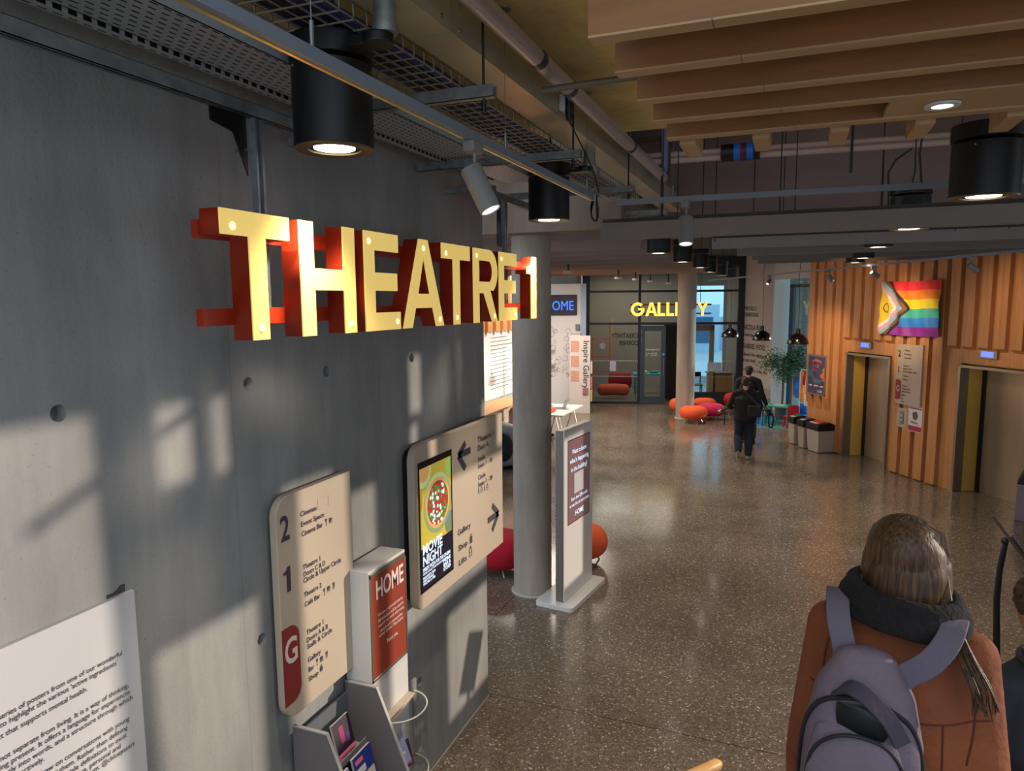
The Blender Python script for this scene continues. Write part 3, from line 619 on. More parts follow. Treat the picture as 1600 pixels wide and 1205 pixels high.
# warm light the far track heads throw on the timber wall
def wash(p, tgt, e, col=(1, .68, .40), sp=55): 
    o = lamp('lamp_light', 'SPOT', Vec(p)-LN*.5-Z*.1, e, col, tr3, tgt, sp, .9, .04); return o
wash((1.8, 14.6, 3.8), L3(-.45, 1.9), 230); wash((2.2, 13.2, 3.8), L3(2.2, 2.9), 190, (1, .72, .46), 46); wash((3.2, 11.2, 3.8), L3(4.6, 3.0), 110); wash((2.6, 12, 3.8), L3(.9, 3.0), 120)
# ================================================================ big black cylinder downlights
def downlight(x, y, z=3.98, label='', grp=None, r=.15, h=.30, en=70, top=True):
    t = thing('cylinder_downlight', label, 'ceiling lamp', (x, y, z), 0, grp)
    obj('housing', MB().lathe([(r-.045, .01), (r-.004, 0), (r, .004), (r, h), (r-.01, h+.002), (0, h+.002)], (x, y, z), 40, cap=False), BLACK, t)
    obj('upper_housing', MB().lathe([(0, 0), (r+.006, 0), (r+.006, .075), (0, .075)], (x, y, z+h+.018), 40), BLACK, t)
    obj('rim', MB().lathe([(r-.05, .006), (r-.05, -.002), (r-.006, -.004), (r-.002, .002)], (x, y, z), 40, cap=False), mat('rim_bronze', C(120, 104, 72), .35, .6), t)
    obj('reflector', MB().lathe([(r-.052, .005), (r-.07, .012)], (x, y, z), 40, cap=False), BLK2, t)
    obj('lens', MB().lathe([(0, .001), (.078, .003), (.078, .008), (0, .008)], (x, y, z), 32), LENS, t)
    if top: obj('hanging_cable', MB().tube([(x, y, z+h+.09), (x+.02, y, z+h+.2), (x, y, SF if y < 5.4 else 4.72 if y > 9.7 else 5.45)], .006, 6), BLACK, t)
    for a in (.3, 2.2, 4.2): obj('screw', MB().ball((x+math.cos(a)*(r+.004), y+math.sin(a)*(r+.004), z+h-.02), .005, 6, 4), STEELF, t)
    lamp('lamp_light', 'SPOT', (x, y, z-.02), en, (1, .86, .70), t, (x, y, 0), 95, .9, .08)
    return t
G1 = 'black cylinder lamps in the row beside the cable trays'
labs = ['biggest nearest black cylinder lamp, in front of the wall above the THEATRE letters', 'black cylinder lamp directly above the THEATRE 1 sign end and the concrete column',
 'third black cylinder lamp of the row, first beyond the column, hung under a pipe clamp', 'fourth black cylinder lamp of the row', 'fifth black cylinder lamp of the row', 'sixth black cylinder lamp of the row', 'seventh black cylinder lamp of the row', 'eighth and farthest black cylinder lamp of the row']
for k, (x, y) in enumerate(((.66, 2.35), (.64, 5.0), (.72, 9.15), (.69, 11.5), (.70, 13.75), (.64, 16.1), (.68, 18.4), (.72, 20.9))):
    downlight(x, y, 3.98, labs[k], G1, h=.30 if k < 2 else .25, en=190)
G2 = 'black cylinder lamps in the right-hand row'
for k, (x, y, z) in enumerate(((3.20, 4.28, 3.90), (3.2, 6.75, 3.96), (3.2, 9.0, 3.96), (3.25, 11.4, 3.96), (3.32, 13.7, 4.0))):
    downlight(x, y, z, ('large black cylinder lamp at the right below the timber slats', 'black cylinder lamp behind the first grey ceiling baffle', 'black cylinder lamp glimpsed between the grey ceiling baffles', 'fourth black lamp of the right-hand row, mostly hidden by baffles', 'small far black lamp hanging in front of the timber lift wall')[k], G2, r=.155 if k == 0 else .15, h=.26 if k < 4 else .12, en=190)
# ================================================================ timber slats with plywood panel
G3 = 'timber ceiling slats'
for k, (y, z) in enumerate(((1.92, 4.1), (2.235, 4.1), (2.57, 4.1), (2.885, 4.1), (3.205, 4.1))):
    x0 = 1.78
    t = thing('ceiling_slat', ('nearest and highest in view', 'second from the top', 'third, middle', 'fourth from the top', 'fifth, lowest and farthest')[k]+' light timber slat under the concrete slab', 'slat', (4, y, z), 0, G3)
    obj('board', MB().box((x0, y, z), (7.2, y+.057, z+.36)), WOODB, t, smooth=0)
    obj('edge_strip', MB().box((x0, y-.001, z-.006), (2.1+.05*k, y+.058, z)).box((2.102+.05*k, y-.001, z-.006), (7.2, y+.058, z)), WOODE, t, smooth=0)
pp = tag(obj('ceiling_panel', MB().box((2.62, 2.93, 4.10), (7.2, 3.205, 4.118)), WOODE, smooth=0), 'light plywood panel between the lowest slats holding a round downlight', 'panel')
G4 = 'timber blocks below the lowest slat'
for k, x in enumerate((1.82, 2.13, 2.44, 2.75, 3.06)):
    tag(obj('timber_block', MB().box((x, 3.32, 4.085), (x+.07, 3.60, SF)), WOODE, smooth=0), ('leftmost', 'second from left', 'middle', 'second from right', 'rightmost')[k]+' short timber block under the lowest ceiling slat', 'timber block', G4)
rd = thing('recessed_downlight', 'small round white downlight set in the plywood ceiling panel', 'ceiling lamp', (2.80, 3.07, 4.09))
obj('bezel', MB().lathe([(.035, -.004), (.058, -.004), (.06, .004), (.035, .008)], (2.80, 3.07, 4.094), 32, cap=False), WHITE, rd); obj('lens', MB().lathe([(0, 0), (.036, 0), (.036, .003), (0, .003)], (2.80, 3.07, 4.092), 24), LENS, rd)
lamp('lamp_light', 'SPOT', (2.8, 3.07, 4.08), 20, (1, .95, .9), rd, (2.8, 3.07, 0), 100, .8, .04)
# ================================================================ grey ceiling baffles
BFM = mat('baffle_grey', C(128, 118, 112), .6, noise=(2, .08)); BFT = mat('baffle_top', C(70, 66, 58), .7)
G5 = 'grey ceiling baffles'
for k, (y, zb, zt, x0) in enumerate(((5.95, 3.905, 4.045, .78), (7.9, 3.93, 4.04, 1.5), (10.2, 3.98, 4.08, 1.6), (12.2, 4.02, 4.12, 1.7), (14.2, 4.05, 4.15, 1.7))):
    t = thing('ceiling_baffle', ('largest nearest', 'second', 'third', 'fourth', 'fifth and farthest')[k]+' grey horizontal ceiling baffle crossing above the lift wall', 'baffle', (3, y, zb), 0, G5)
    obj('panel', MB().box((x0, y, zb), (7.0, y+.10, zt)), BFM, t, smooth=0)
    obj('upstand', MB().box((x0, y+.10, zt-.02), (7.0, y+.34, zt+.04)), BFT, t, smooth=0)
    for x in (2.2, 4.4): obj('hanger', MB().cyl((x, y+.2, zt), (x, y+.2, 5.4 if y < 9 else 4.72), .005, 6), BLACK, t)
# brownish baffles over the far left of the hall
G6 = 'brown ceiling strips at the far left'
BRM = mat('brown_strip', C(160, 138, 124), .7, noise=(1, .1))
for k, y in enumerate((9.9, 11.0, 12.2, 13.5, 14.9, 16.5, 18.2, 20.0)):
    tag(obj('ceiling_strip', MB().box((-5.2, y, 4.10), (.35-.0*k, y+.06, 4.30)), BRM, smooth=0), 'long brown ceiling strip in the row left of the far column, number order only tells them apart' if False else ('nearest', 'second', 'third', 'fourth', 'fifth', 'sixth', 'seventh', 'farthest')[k]+' long brown ceiling strip left of the distant column', 'ceiling strip', G6)
G7 = 'small round downlights among the brown strips'
for k, (px, py, y) in enumerate(((888, 427, 13.9), (966, 436, 17.2), (993, 438, 19.0), (1016, 441, 21.4), (1044, 444, 21.8))):
    p = ony(px, py, y)
    t = thing('recessed_downlight', ('nearest warm round downlight between the brown ceiling strips', 'second warm round downlight between the brown ceiling strips', 'third warm round downlight between the brown ceiling strips', 'warm round downlight just above the glass gallery front', 'round downlight nearest the distant column above the gallery')[k], 'ceiling lamp', p, 0, G7)
    obj('bezel', MB().lathe([(.05, 0), (.09, 0), (.09, .05), (.05, .05)], p, 20, cap=False), WHITE, t); obj('lens', MB().lathe([(0, .004), (.05, .004), (.05, .006), (0, .006)], p, 20), LENSW, t)
    obj('fixing_plate', MB().lathe([(0, .05), (.02, .05), (.02, 4.72-p.z), (0, 4.72-p.z)], p, 8), BLACK, t)
    lamp('lamp_light', 'SPOT', p-Z*.02, 70, (1, .78, .55), t, (p.x, p.y, 0), 110, .9, .06)
# loose cable hank and plug on the trunking
tag(obj('cable_hank', MB().tube([(1.09+.02*math.sin(a*1.0), 4.6+.03*math.cos(a*2.1), 4.00+.085*math.cos(a)) for a in [i*.35 for i in range(60)]], .005, 6), BLACK), 'coiled black cable hanging from the end of the long track', 'cable')
pl = thing('plug', 'black plug and cable on the side of the steel trunking', 'plug', (1.14, 3.95, 4.42)); obj('socket', MB().box((1.066, 3.9, 4.45), (1.10, 3.99, 4.54)), WHITE, pl, bevel=.006)
obj('plug_body', MB().tube([(1.115, 3.94, 4.55), (1.115, 3.94, 4.46), (1.115, 3.94, 4.40)], [.026, .028, .014], 12), BLACK, pl); obj('cord', MB().tube(sm([(1.115, 3.94, 4.40), (1.14, 4.0, 4.33), (1.15, 4.3, 4.2), (1.13, 4.55, 4.09)]), .005, 6), BLACK, pl)
obj('clip', MB().box((1.10, 3.93, 4.5), (1.115, 3.96, 4.53)), BLACK, pl)
# loose cables over the baffles
for k, pts in enumerate(([(1443, 200), (1437, 240), (1440, 290)], [(1425, 232), (1400, 250), (1388, 270), (1388, 318)])):
    y = 6.7; tag(obj('loose_cable', MB().tube([ony(a, b2, y) for a, b2 in pts]+[ony(pts[-1][0], pts[-1][1]+4, y)], .008, 6), BLACK), ('black cable dropping to the lamp behind the first baffle', 'curved black cable hanging left of the large right-hand lamp')[k], 'cable')
# ================================================================ pendants at the far end
G8 = 'black dome pendant lamps at the far end'
for k, (x, y, r) in enumerate(((.87, 19.16, .225), (1.70, 17.9, .225), (2.48, 16.6, .225))):
    z = atd(0, 0, 1) and 2.42
    p = Vec((x, y, 2.40)); t = thing('dome_pendant', ('leftmost of the three black dome pendants, by the black gallery frame', 'middle of the three black dome pendants, before the text wall', 'rightmost of the three black dome pendants, before the window')[k], 'pendant lamp', p, 0, G8)
    obj('shade', MB().lathe([(r-.01, .0), (r, .0), (r, .02), (r*.93, .10), (r*.72, .17), (r*.4, .215), (.055, .235), (.05, .33), (.02, .34), (0, .34)], p, 32, cap=False), BLK2, t)
    obj('cord', MB().tube([p+Z*.33, p+Z*.9+X*.01, p+Z*1.4-X*.02, (x+.02, y, 4.72)], .006, 6), BLACK, t)
    obj('bulb', MB().ball(p+Z*.06, .05, 10, 6), mat('bulb_off', C(120, 120, 120), .3), t); obj('bulb_holder', MB().cyl(p+Z*.1, p+Z*.24, .03, 10), BLACK, t)
# ================================================================ lettering fitted between two points of a vertical plane
def ftext(name, s, parent, plane, p0, xr, size, m, bold=.008, lift=.0015, ls=1.0):
    """plane = (origin, u, n); baseline starts at pixel p0 and the longest line ends at pixel column xr"""
    o, u, n = plane
    def hit(px, py):
        d = ray(px, py); k = (o-CAM).dot(n)/d.dot(n); return CAM+d*k
    A = hit(*p0); B = hit(xr, p0[1]); wdt = abs((B-A).dot(u))
    t = text(name, s, parent, A, u, Z, size, m, bold=bold, lift=lift, ls=ls)
    M = wm(t); P = [(M@v.co) for v in t.data.vertices]; e = max((p-A).dot(u) for p in P)
    k = wdt/max(e, 1e-4); A2 = A
    inv = M.inverted()
    for v, p in zip(t.data.vertices, P): q = (p-A2).dot(u); v.co = inv@(p+u*(q*k-q))
    return t
def WP(x): return (Vec((x, 0, 0)), Y, X)
def icon(parent, plane, p0, kind, h, m):      # small pictograms: glass, cup, fork, bag, lift
    o, u, n = plane; d = ray(*p0); A = CAM+d*((o-CAM).dot(n)/d.dot(n)); mb = MB()
    def r(a, b2, c, e): mb.obox(A, u, Z, n, (a*h, b2*h, .001), (c*h, e*h, .002))
    if kind == 'glass': mb.prism([(0, h), (h*.5, h), (h*.3, h*.5), (h*.2, h*.5)], A+n*.001, u, Z, n, .001); r(.22, .05, .28, .5); r(.1, 0, .4, .06)
    elif kind == 'cup': r(.05, .25, .6, .85); r(.6, .4, .75, .46); r(.6, .66, .75, .72); r(.7, .4, .76, .72); r(-.05, .08, .8, .15)
    elif kind == 'fork': r(.05, 0, .12, 1); r(.3, 0, .37, 1); r(.0, .6, .05, 1); r(.12, .6, .17, 1); r(.37, .5, .45, 1)
    elif kind == 'bag': r(0, 0, .6, .7); r(.15, .7, .2, .95); r(.4, .7, .45, .95); r(.15, .9, .45, .95)
    elif kind == 'lift': r(0, 0, .06, .8); r(.54, 0, .6, .8); r(0, 0, .6, .06); r(0, .38, .6, .44); r(0, .74, .6, .8); r(.15, .85, .25, 1); r(.35, .85, .45, 1)
    elif kind == 'person': r(.15, 0, .35, .7); r(.17, .75, .33, .95)
    return obj('pictogram', mb, m, parent, smooth=0)
# intro board
ib = thing('information_board', 'white board of printed text at lower left on the concrete wall', 'board', (.01, .8, 1.0))
obj('panel', MB().box((.002, -.2, .85), (.02, 1.862, 2.315)), mat('board_white', C(196, 194, 194), .55), ib, smooth=0)
IB = [('series of posters from one of our wonderful', 0, 1108, 191, 1024), ("to highlight the various 'active ingredients'", 0, 1138, 184, 1040), ('that supports mental health.', 28, 1146, 136, 1080),
      ('not separate from living. It is a way of thinking,', 0, 1180, 201, 1073), ('present. It offers a language for experiences', 40, 1178, 203, 1085), ('into words, and a structure through which', 38, 1193, 207, 1092),
      ('draw on conversations with young', 70, 1192, 202, 1128), ('them. Rather than defining', 96, 1193, 199, 1141), ('definitions to exist', 126, 1190, 198, 1152), ('personal and', 143, 1196, 190, 1170)]
zz = [2.055, 2.020, 1.985, 1.915, 1.88, 1.845, 1.775, 1.74, 1.705, 1.67, 1.635, 1.565, 1.53]
LN_ = ['our gallery brings you a series of posters from one of our wonderful', "young artists, made to highlight the various 'active ingredients'", 'of a project that supports mental health.', 'Art is not separate from living. It is a way of thinking,', 'feeling and staying present. It offers a language for experiences', 'that do not turn neatly into words, and a structure through which', 'to reflect actively.', 'The works draw on conversations with young', 'people and those around them. Rather than defining', 'care, they allow multiple definitions to exist', 'at once: collective, personal and', 'shared. See more on instagram: @chloeyasart']
right = [(191, 1023), (184, 1038), (137, 1079), (201, 1073), (203, 1083), (207, 1092), (70, 1188), (202, 1125), (199, 1139), (198, 1151), (189, 1168), (210, 1164)]
for s_, (px, py) in zip(LN_, right):
    p = onx(px, py, .0215); t = text('printed_line', s_, ib, p, Y, Z, .0268, BINK, bold=.004, align='RIGHT', xs=.93)
t = obj('patch_of_tape', MB().prism([(0, 0), (.075, .0), (.078, .028), (.06, .03), (.03, .012), (0, .014)], (.0005, 1.762, 2.318), Y, Z, X, .002), mat('glue_residue', C(66, 62, 58), .9, noise=(60, .4)), ib)
# floor directory sign
S1 = thing('directory_sign', 'cream directory panel listing floors 2, 1 and G on the concrete wall', 'sign', (.03, 2.9, 1.33))
def slab(name, poly, x0, x1, m, par, bev=.003): return obj(name, MB().prism(poly, (x0, 0, 0), Y, Z, X, x1-x0), m, par, smooth=30, bevel=bev)
slab('backing', rrect(2.64, 1.36, 3.21, 2.44, .08, (1, 0, 0, 1)), .001, .03, BLACK, S1, 0)
slab('panel', rrect(2.605, 1.335, 3.222, 2.47, .10, (1, 0, 0, 1)), .03, .07, CREAM, S1)
pl1 = WP(.071)
ftext('numeral', '2', S1, pl1, (438, 848), 453, .175, INK, .02); obj('numeral', polysh(glyph('1', .052, .128, .02), onx(444, 929, .0715), Y, Z, X, .001), INK, S1, smooth=0)
slab('ground_floor_tab', rrect(2.606, 1.415, 2.735, 1.815, .07, (0, 1, 1, 0)), .0701, .0712, RED, S1, 0)
ftext('numeral', 'G', S1, WP(.0715), (445, 1043), 466, .185, mat('tab_letter', C(226, 206, 190), .5), .022)
for s_, x, y, xr in (('Cinemas', 469, 808, 495), ('Event Space', 470, 824, 507), ('Cinema Bar', 471, 839, 505), ('Theatre 1', 473, 891, 501), ('Doors C & D', 474, 902, 509), ('Circle & Upper Circle', 474, 912, 534),
                     ('Theatre 2', 475, 934, 503), ('Café Bar', 476, 949, 501), ('Theatre 1', 479, 993, 506), ('Doors A & B', 479, 1005, 513), ('Stalls & Circle', 480, 1015, 520), ('Gallery', 481, 1036, 502), ('Bar', 482, 1051, 491), ('Shop', 482, 1066, 498)):
    ftext('sign_lettering', s_, S1, pl1, (x, y), xr, .037, INK, .018)
for k, x, y in (('glass', 508, 822), ('cup', 514, 819), ('glass', 505, 931), ('cup', 511, 926), ('fork', 520, 921), ('glass', 494, 1041), ('cup', 500, 1036), ('fork', 509, 1029), ('bag', 500, 1050)): icon(S1, pl1, (x, y), k, .036, INK)
fr = MB(); A = onx(497, 797, .071)
for a in ((0, 0, .09, .002), (0, .055, .09, .057), (0, 0, .002, .057), (.088, 0, .09, .057)): fr.box((.0712, A.y+a[0], A.z+a[1]), (.072, A.y+a[2], A.z+a[3]))
obj('outline', fr, CREAMD, S1, smooth=0)
# theatre door sign with screen
S2 = thing('direction_sign', 'wide cream sign with arrows and a pizza screen at the wall end', 'sign', (.05, 4.6, 1.36))
slab('backing', rrect(3.90, 1.40, 5.2, 2.44, .08, (1, 0, 0, 1)), .001, .06, BLACK, S2, 0)
slab('panel', rrect(3.855, 1.362, 5.345, 2.475, .10, (1, 0, 0, 1)), .06, .11, CREAM, S2)
pl2 = WP(.111)
for s_, x, y, xr, sz in (('Theatre 1', 746, 692, 771, .062), ('Door A', 746, 705, 763, .062), ('Stalls', 746.5, 722, 757.5, .048), ('Seats 1 - 10', 746.5, 733, 769, .048), ('Circle', 747, 750.5, 758.5, .048), ('Seats 1 - 20', 747, 761.5, 769.5, .048),
                         ('Gallery', 715, 838, 735.5, .060), ('Shop', 716, 862, 730.5, .060), ('Lifts', 716.5, 885, 729.5, .060)):
    ftext('sign_lettering', s_, S2, pl2, (x, y), xr, sz, INK, .02)
for k, x, y in (('person', 747, 772), ('lift', 751, 770), ('person', 756, 768), ('lift', 760, 766)): icon(S2, pl2, (x, y), k, .05, INK)
icon(S2, pl2, (734, 850), 'bag', .075, INK); icon(S2, pl2, (733, 871), 'lift', .08, INK)
def arrow(tip, top, bot, tail, sgn):
    d = [onx(*q, .111) for q in (tip, top, bot, tail)]; mb = MB(); w = .048
    T, A, B, E = [Vec((.112, p.y, p.z)) for p in d]
    E.z = T.z
    mb.beam(A, T, .002, w, (0, 0, 1)); mb.beam(B, T, .002, w, (0, 0, 1)); mb.beam(E, T, .002, w, (0, 0, 1)); return obj('arrow', mb, INK, S2, smooth=0)
arrow((716, 712), (727, 692), (727, 732), (735, 706), 1); arrow((778.5, 802), (769, 790), (769, 829), (762, 813), -1)
# screen
sc = slab('screen_bezel', [(3.905, 1.475), (4.395, 1.475), (4.395, 2.36), (3.905, 2.36)], .1105, .1125, BLK2, S2, 0)
def scm(n, c, e=.55): return mat('screen_'+n, c, .3, emit=e)
def SP(y0, z0, y1, z1, m, k, n='screen_picture'): obj(n, MB().box((.1125, y0, z0), (.1128+.0002*k, y1, z1)), m, S2, smooth=0)
a, b2 = .1125, .0002; sy = lambda u: 3.925+u*.45; sz_ = lambda v: 2.315-v*.82
SP(sy(0), sz_(.66), sy(1), sz_(0), scm('table', C(176, 160, 60)), 1)
SP(sy(0), sz_(1.0), sy(1), sz_(.66), scm('navy', C(20, 16, 40), .2), 1)
def disc(u, v, r, m, k, mn=0, mx=1, n=40, ry=None):
    ry = ry or r; P = []
    for i in range(n):
        t = 2*math.pi*i/n; P.append((min(max(sy(u)+r*math.cos(t), sy(0)), sy(1)), min(max(sz_(v)+ry*math.sin(t), sz_(.66)), sz_(0))))
    obj('screen_picture', MB().prism(P, (.1126, 0, 0), Y, Z, X, .0002*k), m, S2, smooth=0)
disc(.55, .345, .208, scm('plate', C(150, 190, 220)), 2); disc(.55, .345, .175, scm('crust', C(196, 150, 86)), 3); disc(.55, .345, .152, scm('sauce', C(150, 50, 36)), 4)
tp = MB(); tp2 = MB(); rnd = random.Random(3)
for i in range(70):
    t = rnd.random()*6.28; q = .145*math.sqrt(rnd.random()); P = [(sy(.55)+q*math.cos(t)+.016*rnd.uniform(.6, 1.3)*math.cos(j*1.257), sz_(.345)+q*math.sin(t)+.016*rnd.uniform(.6, 1.3)*math.sin(j*1.257)) for j in range(5)]
    (tp if i % 2 else tp2).prism(P, (.1134, 0, 0), Y, Z, X, .0003+.00002*i)
obj('screen_topping', tp, scm('cheese', C(190, 216, 214)), S2, smooth=0)['kind'] = 'stuff'; obj('screen_topping', tp2, scm('greens', C(50, 130, 60)), S2, smooth=0)['kind'] = 'stuff'
disc(.1, .03, .11, scm('plate', C(150, 190, 220)), 2); disc(.12, .02, .08, scm('crust', C(196, 150, 86)), 3); disc(1.05, .58, .13, scm('rim', C(90, 150, 200)), 2, ry=.09)
disc(.0, .25, .03, scm('glass', C(190, 120, 40)), 2, ry=.08); disc(.95, .08, .06, scm('herb', C(110, 190, 170)), 2)
def st(s_, u, v, u2, size, m=None, bold=.03):
    A = Vec((.1135, sy(u), sz_(v))); t = text('screen_lettering', s_, S2, A, Y, Z, size, m or scm('white', C(205, 225, 250), .7), bold=bold)
    M = wm(t); P = [M@v_.co for v_ in t.data.vertices]; e = max(p.y for p in P)-A.y; k = (u2-u)*.45/e; inv = M.inverted()
    for v_, p in zip(t.data.vertices, P): p.y = A.y+(p.y-A.y)*k; v_.co = inv@p
st('MOVIE', .03, .71, .66, .098, bold=.018); st('NIGHT', .03, .805, .66, .098, bold=.018); st('SPEEDY PIZZA FOR THE CINEMA', .03, .85, .93, .034); st('ORDER & COLLECT FROM THE GROUND FLOOR', .03, .878, .8, .020)
st('MARGHERITA PIZZA', .03, .912, .42, .022); st('EVERY EVENING', .03, .938, .36, .022); st('FROM 5 PM', .03, .964, .40, .022)
for q, w_ in (('HOME', .895), ('BAR &', .933), ('KITCHEN', .971)): st(q, .68, w_, .93, .036)

# ================================================================ donation stand, acrylic bowl, leaflet rack
ds = thing('donation_stand', 'tall white stand with a red HOME charity notice beside the direction sign', 'stand', (.12, 3.38, 0))
obj('post', MB().box((.02, 3.185, .02), (.19, 3.585, 1.91)), WHITE, ds, bevel=.004)
obj('base', MB().box((.005, 3.17, 0), (.5, 3.60, .02)), WHITE, ds, bevel=.004)
obj('snap_frame', MB().box((.19, 3.187, 1.255), (.197, 3.583, 1.272)).box((.19, 3.187, 1.868), (.197, 3.583, 1.895)).box((.19, 3.187, 1.255), (.197, 3.20, 1.895)).box((.19, 3.57, 1.255), (.197, 3.583, 1.895)), STEELF, ds, bevel=.002)
no = obj('notice', MB().box((.19, 3.20, 1.272), (.1935, 3.57, 1.868)), ORED, ds, smooth=0)
pl3 = WP(.194); LW = mat('light_lettering', C(232, 216, 208), .5)
ftext('notice_lettering', 'HOME', ds, pl3, (587, 938), 631, .155, LW, .02)
for i, (s_, x, y, xr) in enumerate((('We are a registered charity.', 590.5, 964.5, 630), ('All donations will be used to', 590.5, 973.5, 631), ('support our work with young', 591, 981, 631.5), ('people and communities', 594, 988, 629.5), ('across Greater Manchester.', 592.5, 996.5, 631))): ftext('notice_lettering', s_, ds, pl3, (x, y), xr, .027, LW, .01)
ftext('notice_lettering', 'Thank you.', ds, pl3, (604, 1005), 622, .032, LW, .01)
obj('shelf_lip', MB().box((.19, 3.19, .98), (.24, 3.58, 1.0)), CREAM, ds, bevel=.003)
ACR = glass('acrylic', (.96, .97, .97, 1))
bw = thing('acrylic_bowl', 'clear curved acrylic donation bowl on the front of the white stand', 'bowl', (.30, 3.42, .60))
ring = lambda r, z: [(.22+r*math.sin(math.radians(a))*.95, 3.42+r*1.05*math.cos(math.radians(a)), z) for a in range(0, 181, 10)]
sh = MB(); A_, B_ = ring(.17, .58), ring(.17, 1.0)
sh.add(A_+B_, [(i, i+1, 19+i+1, 19+i) for i in range(18)]); ow = obj('shell', sh, ACR, bw)
so_ = ow.modifiers.new('s', 'SOLIDIFY'); so_.thickness = .004
obj('rim', MB().tube(ring(.17, 1.0), .0045, 8), mat('acrylic_edge', C(216, 216, 206), .2), bw); obj('rim', MB().tube(ring(.17, .58), .0045, 8), mat('acrylic_edge', C(216, 216, 206), .2), bw)
obj('back_strip', MB().box((.20, 3.60, .55), (.215, 3.64, 1.06)), PALEG, bw); obj('floor_plate', MB().prism([(p[0]-.22, p[1]-3.42) for p in ring(.165, 0)], (.22, 3.42, .60), X, Y, Z, .004), ACR, bw)
def leaf(name, label, o, u, v, w, h, cols, th=.004, grp=None, deco=()):
    o, u, v = Vec(o), Vec(u).normalized(), Vec(v).normalized(); n = u.cross(v)
    t = thing(name, label, 'leaflet', o, 0, grp); obj('pages', MB().obox(o, u, v, n, (0, 0, -th), (w, h, 0)), mat('paper_white', C(206, 202, 200), .7), t, smooth=0)
    obj('cover', MB().obox(o, u, v, n, (0, 0, 0), (w, h, .0008)), cols, t, smooth=0)
    for (a, b2, c, d, mm) in deco: obj('cover_print', MB().obox(o, u, v, n, (a*w, b2*h, .0008), (c*w, d*h, .0016)), mm, t, smooth=0)
    return t, n
PINK = mat('print_pink', C(232, 110, 140), .5); NAVY = mat('print_navy', C(34, 52, 132), .5); LBLUE = mat('print_blue', C(60, 120, 190), .5); DKP = mat('print_dark', C(38, 18, 44), .5); LILAC = mat('print_lilac', C(150, 150, 190), .5); PW = mat('print_white', C(214, 210, 208), .6)
rk = thing('leaflet_rack', 'grey wall-side leaflet rack with stepped shelves below the directory sign', 'rack', (.2, 2.93, 0))
RG = mat('rack_grey', C(112, 106, 106), .55); RE = mat('rack_edge', C(170, 166, 160), .5)
side_poly = [(.03, 0), (.52, 0), (.52, .55), (.23, 1.255), (.03, 1.255)]
for y in (2.70, 3.155): obj('side_panel', MB().prism(side_poly, (0, y+.016, 0), X, Z, -Y, .016), RG, rk, smooth=0); obj('edge_trim', MB().beam((.235, y+.008, 1.262), (.525, y+.008, .553), .018, .006, (1, 0, .4)).box((.03, y-.001, 1.255), (.235, y+.017, 1.262)), RE, rk, smooth=0)
obj('back_panel', MB().box((.03, 2.716, .0), (.045, 3.155, 1.20)), mat('rack_back', C(96, 100, 106), .5), rk, smooth=0)
SHV = [(.10, .90), (.22, .72), (.34, .54), (.45, .36)]
for x, z in SHV: obj('shelf', MB().box((x-.07, 2.716, z), (x+.06, 3.155, z+.008)).box((x+.055, 2.716, z), (x+.06, 3.155, z+.05)), ACR if False else mat('shelf_grey', C(150, 150, 152), .4), rk, smooth=0)
lv = Vec((-.26, 0, 1))
for (x, z), row in zip(SHV, ((('white', 2.74, .14, .21, PW, 'pale leaflet with dark headline, left on the top shelf of the rack'), ('dark', 2.93, .15, .225, DKP, 'dark brochure with pink foot on the top shelf of the rack')),
                             (('lil', 2.74, .16, .22, LILAC, 'lilac and pink leaflet left on the second shelf of the rack'), ('navy', 2.94, .17, .235, NAVY, 'navy blue brochure with white headline on the second shelf of the rack')),
                             (('lb', 2.74, .16, .22, PW, 'pale leaflet low in the rack'), ('lb', 2.96, .17, .22, LBLUE, 'bright blue brochure on the third shelf of the rack, right side')))):
    for kk, y, w_, h_, mm, lab in row:
        deco = {'white': [(.1, .80, .9, .86, BINK), (.15, .5, .7, .55, BINK), (.2, .1, .5, .16, ORED)], 'dark': [(0, 0, 1, .26, PINK), (.3, .45, .55, .85, mat('print_magenta', C(150, 40, 90), .5)), (.6, .4, .8, .6, mat('print_violet', C(80, 40, 120), .5)), (.15, .08, .85, .18, PW)],
                'lil': [(.1, .7, .9, .9, PINK), (.1, .1, .9, .35, PINK)], 'navy': [(.1, .8, .5, .9, PINK), (.1, .55, .55, .7, PW), (.45, .1, .95, .5, mat('print_cream', C(206, 196, 170), .5)), (.1, .1, .4, .4, LBLUE)], 'lb': [(.15, .2, .8, .6, NAVY), (.1, .75, .7, .82, PINK)]}[kk]
        leaf('leaflet', lab, (x+.05, y, z+.012), Y, lv, w_, h_, mm, th=.014, grp='leaflets in the grey rack', deco=deco)
leaf('leaflet', 'folded lilac leaflet with pink corner lying in the acrylic bowl', (.25, 3.33, .63), (.15, .8, .1), (-.4, .1, .8), .13, .19, LILAC, grp='leaflets in the acrylic bowl', deco=[(.0, .8, .6, 1, PINK), (.4, .3, .8, .36, PW)])
leaf('leaflet', 'dark leaflet with pink print under the lilac one in the bowl', (.24, 3.36, .61), (.3, .8, .0), (-.2, .1, .5), .12, .15, DKP, grp='leaflets in the acrylic bowl', deco=[(.1, .1, .9, .3, PINK)])
